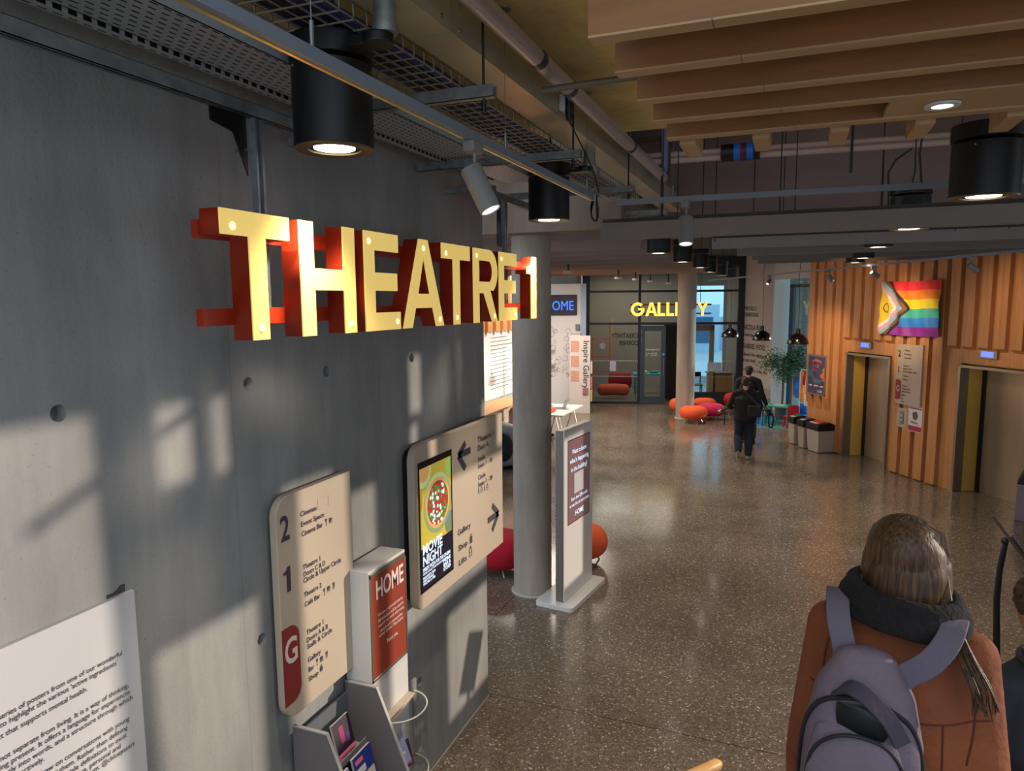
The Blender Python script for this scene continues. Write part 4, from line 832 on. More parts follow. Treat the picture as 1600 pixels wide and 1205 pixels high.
# ================================================================ digital kiosk
k0 = Vec((.03, 7.17, 0)); ku = (Vec((.14, 8.0, 0))-k0).normalized(); kw = ku.cross(Z)  # screen side normal
ks = thing('display_kiosk', 'white freestanding display kiosk with a dusky pink screen beside the concrete column', 'kiosk', k0+ku*.4)
def kb(a, b2): return MB().obox(k0, ku, Z, kw, a, b2)
obj('base_plate', MB().prism(rrect(-.10, -.26, .90, .20, .05, n=6), k0+Z*.0, ku, kw, Z, .055), mat('kiosk_white', C(216, 212, 208), .35), ks, bevel=.004)
obj('body', kb((0, .055, -.05), (.80, 1.99, .045)), mat('kiosk_grey', C(126, 116, 108), .35, .4), ks, bevel=.008)
obj('front_panel', MB().prism(rrect(0, .056, .80, 2.0, .03, n=5), k0+kw*.045, ku, Z, kw, .012), mat('kiosk_white', C(216, 212, 208), .35), ks, bevel=.002)
obj('screen', kb((.10, .92, .057), (.70, 1.86, .06)), mat('kiosk_screen', C(128, 96, 100), .2, emit=.16), ks, smooth=0)
obj('screen_frame', kb((.09, .91, .056), (.71, 1.87, .0585)), BLK2, ks, smooth=0)
KP = (k0+kw*.061, ku, kw)
for s_, z, a, b2, sz in (('Want to know', 1.70, .2, .6, .075), ("what's happening", 1.60, .14, .66, .075), ('in the building?', 1.50, .17, .62, .075), ('Scan the QR code', 1.17, .17, .63, .055), ('to see this on your phone', 1.10, .13, .68, .055), ('HOME', .98, .28, .52, .085)):
    t = text('screen_lettering', s_, ks, k0+ku*a+Z*z+kw*.061, ku, Z, sz, mat('screen_white', C(200, 188, 190), .4, emit=.1), bold=.01)
    M = wm(t); P = [M@v.co for v in t.data.vertices]; A = k0+ku*a; e = max((p-A).dot(ku) for p in P); q = (b2-a)/e; inv = M.inverted()
    for v, p in zip(t.data.vertices, P): d = (p-A).dot(ku); v.co = inv@(p+ku*(d*q-d))
obj('blank_code_panel', kb((.26, 1.235, .0605), (.52, 1.47, .0615)), mat('code_pale', C(196, 196, 204), .4), ks, smooth=0)
# ================================================================ lift wall fittings
def lprism(poly, o0, d): return MB().prism(poly, LO+LN*o0, LU, Z, LN, d)
for k, (s_, z) in enumerate(((1.05, 2.43), (4.02, 2.455))):
    t = thing('lift_indicator', ('small lit blue floor indicator above the left lift', 'small lit blue floor indicator above the right lift')[k], 'indicator', L3(s_, z))
    g = MB(); lbox(g, s_-.17, z-.07, 0, s_+.17, z+.07, .05); obj('case', g, STEELF, t, bevel=.004)
    g = MB(); lbox(g, s_-.13, z-.045, .05, s_+.11, z+.045, .056); obj('screen', g, mat('indicator_blue', C(110, 140, 255), .4, emit=.9), t, smooth=0)
t = thing('directory_sign', 'cream directory panel listing the floors, between the two lift doors', 'sign', L3(2.36, 1.38, .1))
obj('panel', lprism(rrect(2.055, 1.38, 2.69, 2.52, .07, (1, 0, 0, 1)), .085, .03), CREAM, t, smooth=30)
obj('ground_floor_tab', lprism(rrect(2.056, 1.46, 2.20, 1.84, .06, (0, 1, 1, 0)), .115, .002), RED, t, smooth=30)
for s_, a, z, sz in (('2', 2.08, 2.28, .17), ('1', 2.08, 1.98, .17), ('G', 2.075, 1.62, .15)): text('numeral', s_, t, L3(a, z, .118), LU, Z, sz, INK if s_ != 'G' else CREAM, bold=.03, xs=.85)
for s_, a, z in (('Cinemas', 2.24, 2.39), ('Event Space', 2.24, 2.32), ('Cinema Bar', 2.24, 2.25), ('Theatre 1', 2.23, 2.10), ('Doors C & D', 2.23, 2.045), ('Circle & Upper Circle', 2.23, 1.99), ('Theatre 2', 2.23, 1.91), ('Café Bar', 2.23, 1.84), ('Theatre 1', 2.22, 1.72), ('Doors A & B', 2.22, 1.665), ('Stalls & Circle', 2.22, 1.61), ('Gallery', 2.22, 1.54), ('Bar', 2.22, 1.48), ('Shop', 2.22, 1.42)):
    text('sign_lettering', s_, t, L3(a, z, .116), LU, Z, .048, INK, bold=.02, xs=.8)
t = thing('call_button_plate', 'cream lift call button plate below the directory between the lifts', 'button panel', L3(2.2, 1.0, .1))
g = MB(); lbox(g, 2.09, .93, 0, 2.36, 1.30, .085); obj('backing', g, CREAM, t, bevel=.004); g = MB(); lbox(g, 2.19, 1.0, .085, 2.28, 1.24, .10); obj('button_plate', g, STEELF, t, bevel=.004)
for z in (1.07, 1.16): obj('button', MB().lathe([(0, 0), (.022, 0), (.022, .006), (0, .006)], L3(2.235, z, .10), 16, LN), WHITE, t)
t = thing('notice', 'white framed notice with a red band beside the lift call buttons', 'notice', L3(2.56, .9, .1))
g = MB(); lbox(g, 2.40, .90, 0, 2.745, 1.37, .09); obj('paper', g, PW, t, smooth=0)
for za, zb in ((.915, 1.01), (1.33, 1.35)): g = MB(); lbox(g, 2.41, za, .09, 2.735, zb, .093); obj('red_band', g, mat('notice_red', C(176, 50, 66), .5), t, smooth=0)
obj('drawing', MB().prism([(2.52, 1.14), (2.60, 1.12), (2.64, 1.20), (2.60, 1.29), (2.50, 1.26)], LO+LN*.09, LU, Z, LN, .002), mat('drawing_grey', C(96, 84, 80), .6), t, smooth=0)
text('notice_lettering', 'No food please', t, L3(2.45, 1.06, .092), LU, Z, .045, BINK, bold=.01, xs=.75) if False else text('notice_lettering', 'Welcome', t, L3(2.47, 1.06, .092), LU, Z, .05, BINK, bold=.01, xs=.9)
t = thing('poster', 'framed dark violet poster with an orange and blue figure, over the bins', 'poster', L3(-.47, 1.2, .1))
g = MB(); lbox(g, -.80, 1.20, .08, -.14, 2.12, .10); obj('frame', g, STEELF, t, bevel=.003)
g = MB(); lbox(g, -.765, 1.235, .10, -.175, 2.085, .103); obj('print', g, mat('poster_violet', C(70, 62, 96), .5), t, smooth=0)
OR = mat('poster_orange', C(222, 110, 70), .5); TL = mat('poster_teal', C(70, 108, 128), .5); PK = mat('poster_pink', C(214, 110, 112), .5)
obj('poster_shape', lprism([(-.765, 1.80), (-.62, 1.74), (-.5, 1.58), (-.35, 1.55), (-.22, 1.62), (-.3, 1.48), (-.5, 1.47), (-.66, 1.6), (-.765, 1.62)], .103, .001), TL, t, smooth=0)
obj('poster_shape', lprism([(-.175, 1.85), (-.25, 1.8), (-.22, 1.72), (-.32, 1.68), (-.3, 1.6), (-.24, 1.62), (-.22, 1.54), (-.175, 1.54)], .103, .0015), OR, t, smooth=0)
obj('poster_shape', lprism([(-.66, 1.97)]+[(-.47+.2*math.cos(math.radians(a)), 1.93+.09*math.sin(math.radians(a))) for a in range(160, 19, -20)]+[(-.28, 1.97), (-.3, 1.93)]+[(-.47+.16*math.cos(math.radians(a)), 1.91+.06*math.sin(math.radians(a))) for a in range(20, 161, 20)], .103, .001), PK, t, smooth=0)
text('poster_lettering', 'STAGE\nBALL', t, L3(-.62, 1.83, .104), LU, Z, .10, PK, bold=.02, xs=.85, ls=.85)
for a, b2 in ((-.73, -.6), (-.53, -.38), (-.31, -.2)): g = MB(); lbox(g, a, 1.40, .103, b2, 1.43, .104); obj('poster_line', g, PW, t, smooth=0)
text('poster_lettering', 'HOME', t, L3(-.40, 1.27, .104), LU, Z, .08, PW, bold=.02, xs=.8)
# pride flag
FL = thing('pride_flag', 'rainbow progress pride flag with yellow triangle pinned on the timber wall', 'flag', L3(2.3, 2.7, .2))
s0, s1, z0, z1 = 1.555, 3.06, 2.70, 3.69; nx, nz = 180, 120
cols = [C(255, 50, 60), C(255, 140, 30), C(255, 224, 30), C(60, 190, 170), C(40, 140, 230), C(150, 40, 160), C(30, 24, 22), C(140, 84, 40), C(130, 200, 225), C(245, 170, 190), C(240, 240, 240), C(250, 214, 30), C(90, 30, 110)]
fm = [mat('flag_%d' % i, c, .55) for i, c in enumerate(cols)]
vs = []; mb = MB()
def fo(u, v): return .16+.035*math.sin(u*17+v*3)*(1-v)*.6+.02*math.sin(u*31+v*5)+.012*math.sin(v*14+u*6)
for j in range(nz+1):
    for i in range(nx+1):
        u, v = i/nx, j/nz; sag = .02*math.sin(u*math.pi)*(1-v); vs.append(L3(s0+(s1-s0)*u+(.04*math.sin(v*3)*(1-u) if u < .2 else 0), z0+(z1-z0)*v-(.03 if 0 else 0)-sag*(0 if v > .5 else 1)+ .012*math.sin(u*9)*v, fo(u, v)))
mb.V = vs
for j in range(nz):
    for i in range(nx):
        u, v = (i+.5)/nx, 1-(j+.5)/nz; xx = u*1.5; d = xx+abs(v-.5)*1.0*.98     # chevrons slope towards the fly
        if d < .36: k = 11
        elif d < .45: k = 10
        elif d < .535: k = 9
        elif d < .62: k = 8
        elif d < .70: k = 7
        elif d < .78: k = 6
        else: k = min(5, int(v*6))
        if k == 11 and .072 < math.hypot(xx-.16, v-.5) < .092: k = 12
        a = j*(nx+1)+i; mb.F.append([a, a+1, a+nx+2, a+nx+1]); mb.MI.append(k)
obj('cloth', mb, fm, FL, smooth=80)
# bins
G9 = 'grey recycling bins with black lids'
for k, (x, y, sc_, lidc) in enumerate(((2.60, 17.62, 1, C(60, 130, 96)), (2.80, 17.22, 1, C(70, 90, 150)), (3.04, 16.86, 1.12, C(206, 60, 50)))):
    t = thing('recycling_bin', ('farthest of the three lidded bins, with a green lid label', 'middle of the three lidded bins, with a blue lid label', 'nearest of the three lidded bins, with a red lid label')[k], 'bin', (x, y, 0), math.atan2(-.845, .535), G9)
    R_ = Matrix.Rotation(math.atan2(-.845, .535), 3, 'Z'); u, v = R_@X, R_@Y; w2, d2 = (.20*sc_ if k == 2 else .12), .22; h = .50
    o = Vec((x, y, 0)); pts = [o+u*(a*w2*q)+v*(b2*d2*q)+Z*z for z, q in ((0.005, .86), (h, 1)) for a, b2 in ((-1, -1), (1, -1), (1, 1), (-1, 1))]
    obj('body', MB().add(pts, [(3,2,1,0),(4,5,6,7),(0,1,5,4),(1,2,6,5),(2,3,7,6),(3,0,4,7)]), mat('bin_grey', C(176, 166, 156), .5), t, bevel=.02)
    ll = MB().prism([(-d2-.02, 0), (d2+.02, 0), (d2+.03, .10), (d2*.2, .18), (-d2-.02, .14)], o+Z*h-u*(w2+.015), v, Z, u, 2*w2+.03); obj('lid', ll, BLACK, t, bevel=.012)
    obj('lid_label', MB().prism([(-w2*.7, -d2*.55), (w2*.7, -d2*.55), (w2*.7, d2*.0), (-w2*.7, d2*.0)], o+Z*(h+.180), u, (v*.97+Z*.19*.97).normalized(), Z, .012), mat('lid_label_%d' % k, lidc, .5), t, smooth=0)
    obj('lid_label', MB().prism([(-w2*.7, -d2*.9), (w2*.5, -d2*.9), (w2*.5, -d2*.6), (-w2*.7, -d2*.6)], o+Z*(h+.170), u, (v*.97+Z*.15).normalized(), Z, .012), PW, t, smooth=0)
# ================================================================ people
SKIN = mat('skin', C(206, 150, 124), .5); SKIN2 = mat('skin_tan', C(176, 122, 94), .5)
def hand(mb, w, d, side, s=1.0, curl=.5, bend=None):      # palm and five fingers, w wrist point, d hand direction, side = towards the thumb
    w, d, side = Vec(w), Vec(d).normalized(), Vec(side); side = (side-d*side.dot(d)).normalized(); n = d.cross(side)
    if bend: n = n*bend
    mb.loft([w, w+d*.045*s, w+d*.085*s], [(.026*s, .018*s), (.040*s, .016*s), (.038*s, .014*s)], side, 12)
    for k, (o, L) in enumerate(((.028, .072), (.010, .080), (-.009, .075), (-.027, .058))):
        a = w+d*.088*s+side*o*s; b2 = a+(d*math.cos(curl*.5)+n*math.sin(curl*.5))*L*.45*s; c = b2+(d*math.cos(curl*1.4)+n*math.sin(curl*1.4))*L*.33*s; e = c+(d*math.cos(curl*2)+n*math.sin(curl*2))*L*.22*s
        mb.tube([a-d*.02*s, a, b2, c, e], [.009*s, .009*s, .0085*s, .008*s, .006*s], 8)
    a = w+d*.02*s+side*.022*s; b2 = a+(d*.6+side*.8)*.035*s; c = b2+(d*.9+side*.35+n*.2)*.03*s; mb.tube([a, b2, c, c+(d+n*.4)*.02*s], [.012*s, .011*s, .010*s, .007*s], 8)
BJ = dict(pel=(0, 0, .95), wai=(0, 0, 1.10), che=(0, .01, 1.32), nb=(0, -.01, 1.46), hd=(0, .025, 1.63), sl=(-.18, 0, 1.40), sr=(.18, 0, 1.40), el=(-.235, -.03, 1.13), er=(.235, -.03, 1.13), wl=(-.24, .06, .88), wr=(.24, .06, .88),
          hl=(-.09, 0, .92), hr=(.09, 0, .92), kl=(-.10, .03, .50), kr=(.10, .03, .50), al=(-.10, -.03, .10), ar=(.10, -.03, .10), tl=(-.11, .13, .04), tr=(.11, .13, .04))
def limb(mb, a, b2, c, r0, r1, r2, side=(1, 0, 0)):
    a, b2, c = Vec(a), Vec(b2), Vec(c)
    mb.loft([a, a.lerp(b2, .5), b2, b2.lerp(c, .35), c], [(r0, r0), ((r0+r1)/2, (r0+r1)/2), (r1, r1), (r1*1.03, r1*1.03), (r2, r2)], side, 14)
def head(mb, c, s=1.0, fwd=(0, 1, 0), up=(0, 0, 1)):
    c, f, u = Vec(c), Vec(fwd).normalized(), Vec(up); r = f.cross(u).normalized(); u = r.cross(f)
    q = MB(); q.ball((0, -.008, .03), (.074, .092, .082), 20, 14); q.loft([(0, .03, -.085), (0, .035, -.04), (0, .03, 0)], [(.035, .035), (.052, .055), (.062, .068)], (1, 0, 0), 16)
    q.loft([(0, .085, .02), (0, .10, -.012), (0, .104, -.03)], [(.007, .006), (.011, .010), (.015, .010)], (1, 0, 0), 10)      # nose
    q.loft([(-.02, .085, -.055), (0, .09, -.055), (.02, .085, -.055)], [(.007, .006)]*3, (0, 0, 1), 8)                            # lips
    q.loft([(-.045, .078, .03), (0, .088, .034), (.045, .078, .03)], [(.008, .006)]*3, (0, 0, 1), 8)                              # brow
    for sx_ in (-1, 1): q.loft([(sx_*.076, -.005, -.025), (sx_*.083, -.008, .0), (sx_*.080, -.010, .028)], [(.007, .014), (.008, .020), (.007, .016)], (1, 0, 0), 10)   # ears
    M = Matrix((r, f, u)).transposed(); return mb.add([c+M@(v*s) for v in q.V], q.F)
def eyes(parent, c, s, fwd, up=(0, 0, 1)):
    f = Vec(fwd).normalized(); r = f.cross(Vec(up)).normalized()
    for k in (-1, 1): obj('eye', MB().ball(Vec(c)+f*.082*s+r*.03*k*s+Vec(up)*.008*s, .011*s, 10, 7), mat('eye_dark', C(50, 40, 36), .2), parent, local=True)
def person(label, loc, rz, H, J={}, top=None, legs=None, shoe=None, skin=None, hair=None, hfwd=(0, 1, 0), fat=1.0, cap=None, short=False, curls=(.6, .6), vox=.011, hairkind='short', long_top=.88):
    j = {k: Vec(v) for k, v in {**BJ, **J}.items()}; k_ = H/1.75
    root = thing('person', label, 'person', loc, rz); root.scale = (k_, k_, k_)
    skin = skin or SKIN
    b = MB(); head(b, j['hd'], 1.0, hfwd); b.loft([j['nb']-Z*.03, j['nb']+Z*.04, j['hd']-Z*.05], [(.062, .06), (.052, .055), (.05, .055)], X, 14)
    b.loft([j['pel'], j['wai'], j['che'], j['nb']-Z*.03], [(.13*fat, .09*fat), (.12*fat, .085*fat), (.15*fat, .095*fat), (.08, .06)], X, 18)
    for s_, e_, w_, sg, cu in (('sl', 'el', 'wl', -1, curls[0]), ('sr', 'er', 'wr', 1, curls[1])):
        limb(b, j[s_], j[e_], j[w_], .045, .037, .025); d = (j[w_]-j[e_]).normalized(); hand(b, j[w_], d, (-.2*sg, .95, .1), 1.0, cu, sg)
    for h_, kk, a in (('hl', 'kl', 'al'), ('hr', 'kr', 'ar')): limb(b, j[h_], j[kk], j[a], .075, .05, .034)
    b.loft([j['sl'], j['sr']], [(.045, .045)]*2, Y, 12)
    obj('body', fuse(b, vox, 3), skin, root, local=True)
    t = MB(); t.loft([j['pel']+Z*(long_top-.95), j['wai'], j['che'], j['nb']-Z*.06, j['nb']-Z*.02], [(.165*fat, .12*fat), (.155*fat, .115*fat), (.175*fat, .12*fat), (.13, .085), (.075, .065)], X, 20)
    for s_, e_, w_ in (('sl', 'el', 'wl'), ('sr', 'er', 'wr')):
        if short: limb(t, j[s_], j[s_].lerp(j[e_], .45), j[s_].lerp(j[e_], .8), .066, .062, .06)
        else: limb(t, j[s_], j[e_], j[e_].lerp(j[w_], .93), .068, .055, .042)
    t.loft([j['sl']-Z*.005, j['sl'].lerp(j['sr'], .28)+Z*.035, j['sl'].lerp(j['sr'], .72)+Z*.035, j['sr']-Z*.005], [(.07, .07), (.075, .075), (.075, .075), (.07, .07)], Y, 16)
    obj('top', fuse(t, vox, 4), top, root, local=True)
    g = MB(); g.loft([j['hl'].lerp(j['hr'], .5)+Z*.02, j['pel']+Z*.04], [(.155*fat, .11*fat), (.15*fat, .105*fat)], X, 18)
    for h_, kk, a in (('hl', 'kl', 'al'), ('hr', 'kr', 'ar')): limb(g, j[h_], j[kk], j[kk].lerp(j[a], .94), .095*min(fat, 1.22), .074*min(fat, 1.22), .060*min(fat, 1.22))
    obj('trousers', fuse(g, vox, 3), legs, root, local=True)
    for a, t_ in (('al', 'tl'), ('ar', 'tr')):
        A, T = j[a], j[t_]; f = (T-A); q = MB(); q.loft([A-f.normalized()*.03+Z*.0-Z*.01, A.lerp(T, .5)-Z*.02, T], [(.042, .052), (.045, .045), (.042, .03)], X, 16)
        so2 = obj('shoe', fuse(q, .008, 2), shoe, root, local=True); fn = f.normalized()
        obj('sole', MB().loft([A-fn*.05-Z*.058, A.lerp(T, .5)-Z*.045, T+fn*.02-Z*.022], [(.040, .012), (.046, .012), (.040, .012)], X, 14), mat('sole_white', C(206, 200, 190), .6), so2, local=True)
    hc = j['hd']; hf = Vec(hfwd).normalized()
    if hair:
        q = MB(); q.ball(hc-hf*.018+Z*.045, (.082, .092, .082), 20, 12)
        if hairkind == 'short': q.loft([hc-hf*.06-Z*.04, hc-hf*.06+Z*.03], [(.06, .04), (.07, .05)], X, 14)
        else: q.loft([hc-hf*.07-Z*.28, hc-hf*.08-Z*.1, hc-hf*.05+Z*.03], [(.06, .03), (.085, .045), (.085, .07)], X, 14)
        # open the face
        me = fuse(q, .010, 2); bm = bmesh.new(); bm.from_mesh(me)
        dl = [v for v in bm.verts if (v.co-hc).dot(hf) > .045 and (v.co-hc).z < .075]; bmesh.ops.delete(bm, geom=dl, context='VERTS'); bm.to_mesh(me); bm.free()
        obj('hair', me, hair, root, local=True)
    if cap:
        q = MB().lathe([(.088, .03), (.090, .06), (.082, .10), (.05, .128), (0, .135)], hc-hf*.01, 24); q.obox(hc+Z*.04+hf*.07, hf.cross(Z), hf, Z, (-.07, 0, 0), (.07, .09, .008)); obj('cap', q, cap, root, local=True)
        obj('cap_strap', MB().lathe([(0, 0), (.022, 0), (.022, .004), (0, .004)], hc-hf*.098+Z*.05, 14, -hf), mat('cap_gap', C(214, 190, 170), .6), root, local=True)
    eyes(root, j['hd'], 1.0, hfwd)
    return root, j
# ---- two men walking away
HAIRD = mat('hair_dark', C(40, 30, 26), .5, noise=(40, .4), stretch=(1, 1, .2)); NVY = mat('navy_jeans', C(26, 34, 52), .8, bump=(90, .2)); BKT = mat('black_cotton', C(16, 16, 18), .85, bump=(30, .3)); SHOE = mat('shoe_tan', C(150, 136, 116), .7)
m1, j1 = person('person in black top and dark jeans walking away, black shoulder bag on the right hip', (1.50, 15.42, 0), -.06, 1.76,
    dict(el=(-.33, -.02, 1.13), wl=(-.29, .20, 1.06), sl=(-.21, 0, 1.41), sr=(.21, 0, 1.41), er=(.31, -.04, 1.15), wr=(.23, .16, 1.0), hl=(-.10, 0, .92), kl=(-.13, .05, .52), al=(-.10, -.14, .20), tl=(-.10, -.10, .05), kr=(.09, .06, .50), ar=(.075, .06, .09), tr=(.085, .23, .035), hd=(-.01, .03, 1.64)),
    BKT, NVY, SHOE, SKIN, mat('hair_crop', C(52, 36, 30), .6), fat=1.45, long_top=.88)
bg = thing('shoulder_bag', 'black shoulder bag hanging at the right hip of the person in dark jeans', 'bag', (1.74, 15.30, .98), -.1)
obj('pouch', MB().box((1.56, 15.14, .96), (1.82, 15.27, 1.20)), mat('bag_black', C(24, 22, 22), .8, bump=(40, .4)), bg, bevel=.025)
obj('strap', MB().beam((1.79, 15.25, 1.18), (1.60, 15.26, 1.36), .045, .006, (0, 1, 0)).beam((1.61, 15.262, 1.355), (1.42, 15.30, 1.52), .045, .006, (0, 1, 0)).beam((1.42, 15.30, 1.52), (1.42, 15.42, 1.54), .006, .045, (1, 0, 0)), mat('strap_grey', C(48, 46, 46), .8), bg, smooth=0)
st_ = thing('tripod_tube', 'pale-tipped dark pole held forward in the left hand of the person in jeans', 'pole', (1.2, 15.7, 1.1))
obj('tube', MB().tube([(1.30, 15.62, 1.12), (1.12, 15.66, 1.06), (.98, 15.68, .99)], [.022, .022, .022], 10), mat('pole_dark', C(46, 40, 38), .6), st_); obj('tip', MB().tube([(1.0, 15.68, 1.0), (.94, 15.69, .97)], .024, 10), mat('pole_tip', C(214, 196, 170), .5), st_)
obj('lanyard', MB().beam((1.07, 15.63, 1.05), (1.07, 15.63, .68), .025, .004, (0, 1, 0)), BLACK, st_, smooth=0)
m2_, j2 = person('person in black cap and top walking ahead, carrying a camera in the right hand', (1.46, 17.15, 0), -.12, 1.84,
    dict(sl=(-.21, 0, 1.42), sr=(.21, 0, 1.42), el=(-.26, 0, 1.14), er=(.30, .0, 1.14), wr=(.39, .03, .90), ar=(.16, -.20, .20), tr=(.17, -.14, .055), kr=(.10, .06, .50), kl=(-.09, .10, .5), al=(-.09, .14, .09), tl=(-.09, .29, .035), hd=(0, .03, 1.62)),
    BKT, mat('dark_trousers', C(52, 52, 50), .8), mat('shoe_black', C(22, 22, 24), .6), SKIN, HAIRD, fat=1.18, cap=mat('cap_black', C(24, 24, 26), .7))
cm = thing('camera', 'black camera with hanging strap in the right hand of the person in the cap', 'camera', (1.98, 17.1, .8))
cz = wm(m2_)@(j2['wr']+Vec((.0, .0, -.12))); obj('camera_body', MB().box((cz.x-.08, cz.y-.05, cz.z-.12), (cz.x+.10, cz.y+.04, cz.z+.03)), BLACK, cm, bevel=.015)
obj('lens_barrel', MB().lathe([(.045, 0), (.05, .03), (.045, .10), (.05, .14), (.04, .15), (0, .14)], (cz.x+.05, cz.y-.05, cz.z-.06), 20, (.25, -.9, .1)), BLACK, cm); obj('metal_ring', MB().lathe([(.046, 0), (.052, .01), (.046, .02)], (cz.x-.02, cz.y-.055, cz.z-.06), 20, -Y), STEELF, cm)
obj('camera_strap', MB().beam((cz.x+.06, cz.y, cz.z-.10), (cz.x+.07, cz.y, cz.z-.38), .035, .004, (0, 1, 0)).beam((cz.x+.07, cz.y, cz.z-.38), (cz.x+.14, cz.y, cz.z-.40), .035, .004, (0, 1, 0)).beam((cz.x+.14, cz.y, cz.z-.40), (cz.x+.17, cz.y, cz.z-.16), .035, .004, (0, 1, 0)).beam((cz.x+.17, cz.y, cz.z-.16), (cz.x+.10, cz.y, cz.z-.04), .035, .004, (0, 1, 0)), BLACK, cm, smooth=0)
# ---- stairs under the camera
sb = MB(); yy, zt = -1.2, 1.93
steps = []
for i in range(5): sb.box((1.9, yy+i*.30, 0), (5.5, yy+(i+1)*.30, 1.93-i*.155))
sb.box((1.9, .3, 0), (5.5, 2.95, 1.15))
for i in range(7): sb.box((1.9, 2.95+i*.02+i*.17, 0), (5.5, 2.95+(i+1)*.19, 1.15-(i+1)*.15))
struct('floor_2', sb, mat('stair_stone', C(96, 92, 86), .6, noise=(30, .3)), smooth=0)
hr = thing('handrail', 'rounded pale wooden handrail end at the bottom edge of the stairs', 'handrail', (1.95, 3.2, .3))
e0 = atd(1128, 1192, 3.45)
obj('rail', MB().tube([e0+Vec((-.29, -.33, -.02)), e0+Vec((-.10, -.115, -.005)), e0+Vec((-.02, -.02, -.0)), e0+Vec((-.006, -.006, 0))], [.030, .030, .028, .014], 20), WOODP, hr)
obj('post', MB().box((e0.x-.02, e0.y-.035, 0), (e0.x-.008, e0.y-.02, e0.z-.02)), BLACK, hr, smooth=0)
# ---- woman in the suede coat
SUEDE = mat('rust_suede', C(130, 68, 36), .85, noise=(5, .22), bump=(45, .5)); SHEAR = mat('dark_shearling', C(22, 16, 14), .95, noise=(50, .5), bump=(70, 1.0))
def hairmat(n, c1, c2):
    m = mat(n, c1, .5, spec=.35); N, L, b = nodes(m); tc = N.new('ShaderNodeTexCoord'); mp = N.new('ShaderNodeMapping'); mp.inputs['Scale'].default_value = (60, 60, 2.5); L.new(tc.outputs['Object'], mp.inputs[0])
    t = N.new('ShaderNodeTexNoise'); t.inputs['Scale'].default_value = 2.2; t.inputs['Detail'].default_value = 3; L.new(mp.outputs[0], t.inputs[0]); r = ramp(N, [(.3, c2), (.7, c1)]); L.new(t.outputs[0], r.inputs[0]); L.new(r.outputs[0], b.inputs['Base Color'])
    bp = N.new('ShaderNodeBump'); bp.inputs['Strength'].default_value = .5; bp.inputs['Distance'].default_value = .004; L.new(t.outputs[0], bp.inputs['Height']); L.new(bp.outputs[0], b.inputs['Normal']); return m
HBR = hairmat('long_brown_hair', C(98, 68, 42), C(34, 21, 12))
BS = 1.15
wr_ = thing('person', 'person with long brown hair in a rust suede coat with dark collar, seen from behind', 'person', (2.605, 1.99, BS), -.16)
hd = Vec((.005, .04, 1.565))
b = MB(); head(b, hd, 1.02, (.18, .98, -.1)); b.loft([(0, 0, 1.38), (0, .01, 1.44), (-.005, .03, 1.50)], [(.07, .065), (.052, .055), (.05, .052)], X, 14)
b.loft([(0, 0, .85), (0, 0, 1.05), (0, .0, 1.25), (0, 0, 1.38)], [(.15, .10), (.12, .085), (.15, .09), (.09, .06)], X, 18)
for sg in (-1, 1):
    limb(b, (sg*.14, 0, 1.36), (sg*.21, -.02, 1.06), (sg*.24, .06, .82), .045, .036, .024); hand(b, (sg*.24, .06, .82), (0, .1, -1), (-.2*sg, .95, .1), .92, .6, sg)
    limb(b, (sg*.085, 0, .86), (sg*.09, .02, .46), (sg*.09, -.02, .09), .075, .05, .036)
obj('body', fuse(b, .009, 3), SKIN, wr_, local=True)
c = MB(); c.loft([(0, .0, .70), (0, 0, .88), (0, 0, 1.08), (0, 0, 1.26), (0, 0, 1.37), (0, .0, 1.43)], [(.205, .16), (.195, .155), (.185, .145), (.19, .14), (.165, .115), (.10, .085)], X, 30, 2.3)
limb(c, (-.150, -.0, 1.375), (-.195, -.02, 1.05), (-.21, .05, .80), .072, .064, .056); limb(c, (.148, -.0, 1.365), (.198, -.03, 1.04), (.215, .04, .80), .072, .066, .058)
for q in (((-.245, -.055, 1.02), (-.19, -.075, 1.01)), ((.17, -.085, 1.06), (.245, -.06, 1.04)), ((.17, -.075, .96), (.25, -.055, .99)), ((-.25, -.03, .92), (-.19, -.055, .93))): c.loft([q[0], Vec(q[0]).lerp(Vec(q[1]), .5)-Y*.012, q[1]], [(.012, .016)]*3, Z, 10)
coat_o = obj('coat', fuse(c, .010, 4), SUEDE, wr_, local=True)
seam = mat('suede_seam', C(92, 46, 26), .9)
from mathutils.bvhtree import BVHTree
_bvh = BVHTree.FromPolygons([v.co.copy() for v in coat_o.data.vertices], [tuple(p.vertices) for p in coat_o.data.polygons])
def seamline(P):      # lay a stitched seam on the back of the coat
    Q = []
    for x, z in [(p.x, p.y) for p in sm([(a, b_, 0) for a, b_ in P], 8)]:
        h_ = _bvh.ray_cast(Vec((x, -.6, z)), Vec((0, 1, 0)))[0]
        if h_: Q.append(h_-Vec((0, .001, 0)))
    if len(Q) > 2: obj('coat_seam', MB().tube(Q, .0024, 6), seam, coat_o, local=True)
seamline([(-.20, 1.235), (-.1, 1.225), (0, 1.22), (.1, 1.225), (.205, 1.24)])
seamline([(-.135, 1.43), (-.165, 1.33), (-.168, 1.22), (-.160, 1.12)]); seamline([(.130, 1.43), (.165, 1.33), (.170, 1.22), (.160, 1.12)])
seamline([(.105, 1.225), (.112, 1.0), (.115, .75)]); seamline([(-.105, 1.225), (-.112, 1.0), (-.115, .75)])
obj('trousers', fuse(MB().loft([(-.09, 0, .80), (-.09, .02, .46), (-.09, -.02, .10)], [(.09, .09), (.065, .065), (.05, .05)], X, 14).loft([(.09, 0, .80), (.09, .02, .46), (.09, -.02, .10)], [(.09, .09), (.065, .065), (.05, .05)], X, 14), .012, 2), BKT, wr_, local=True)
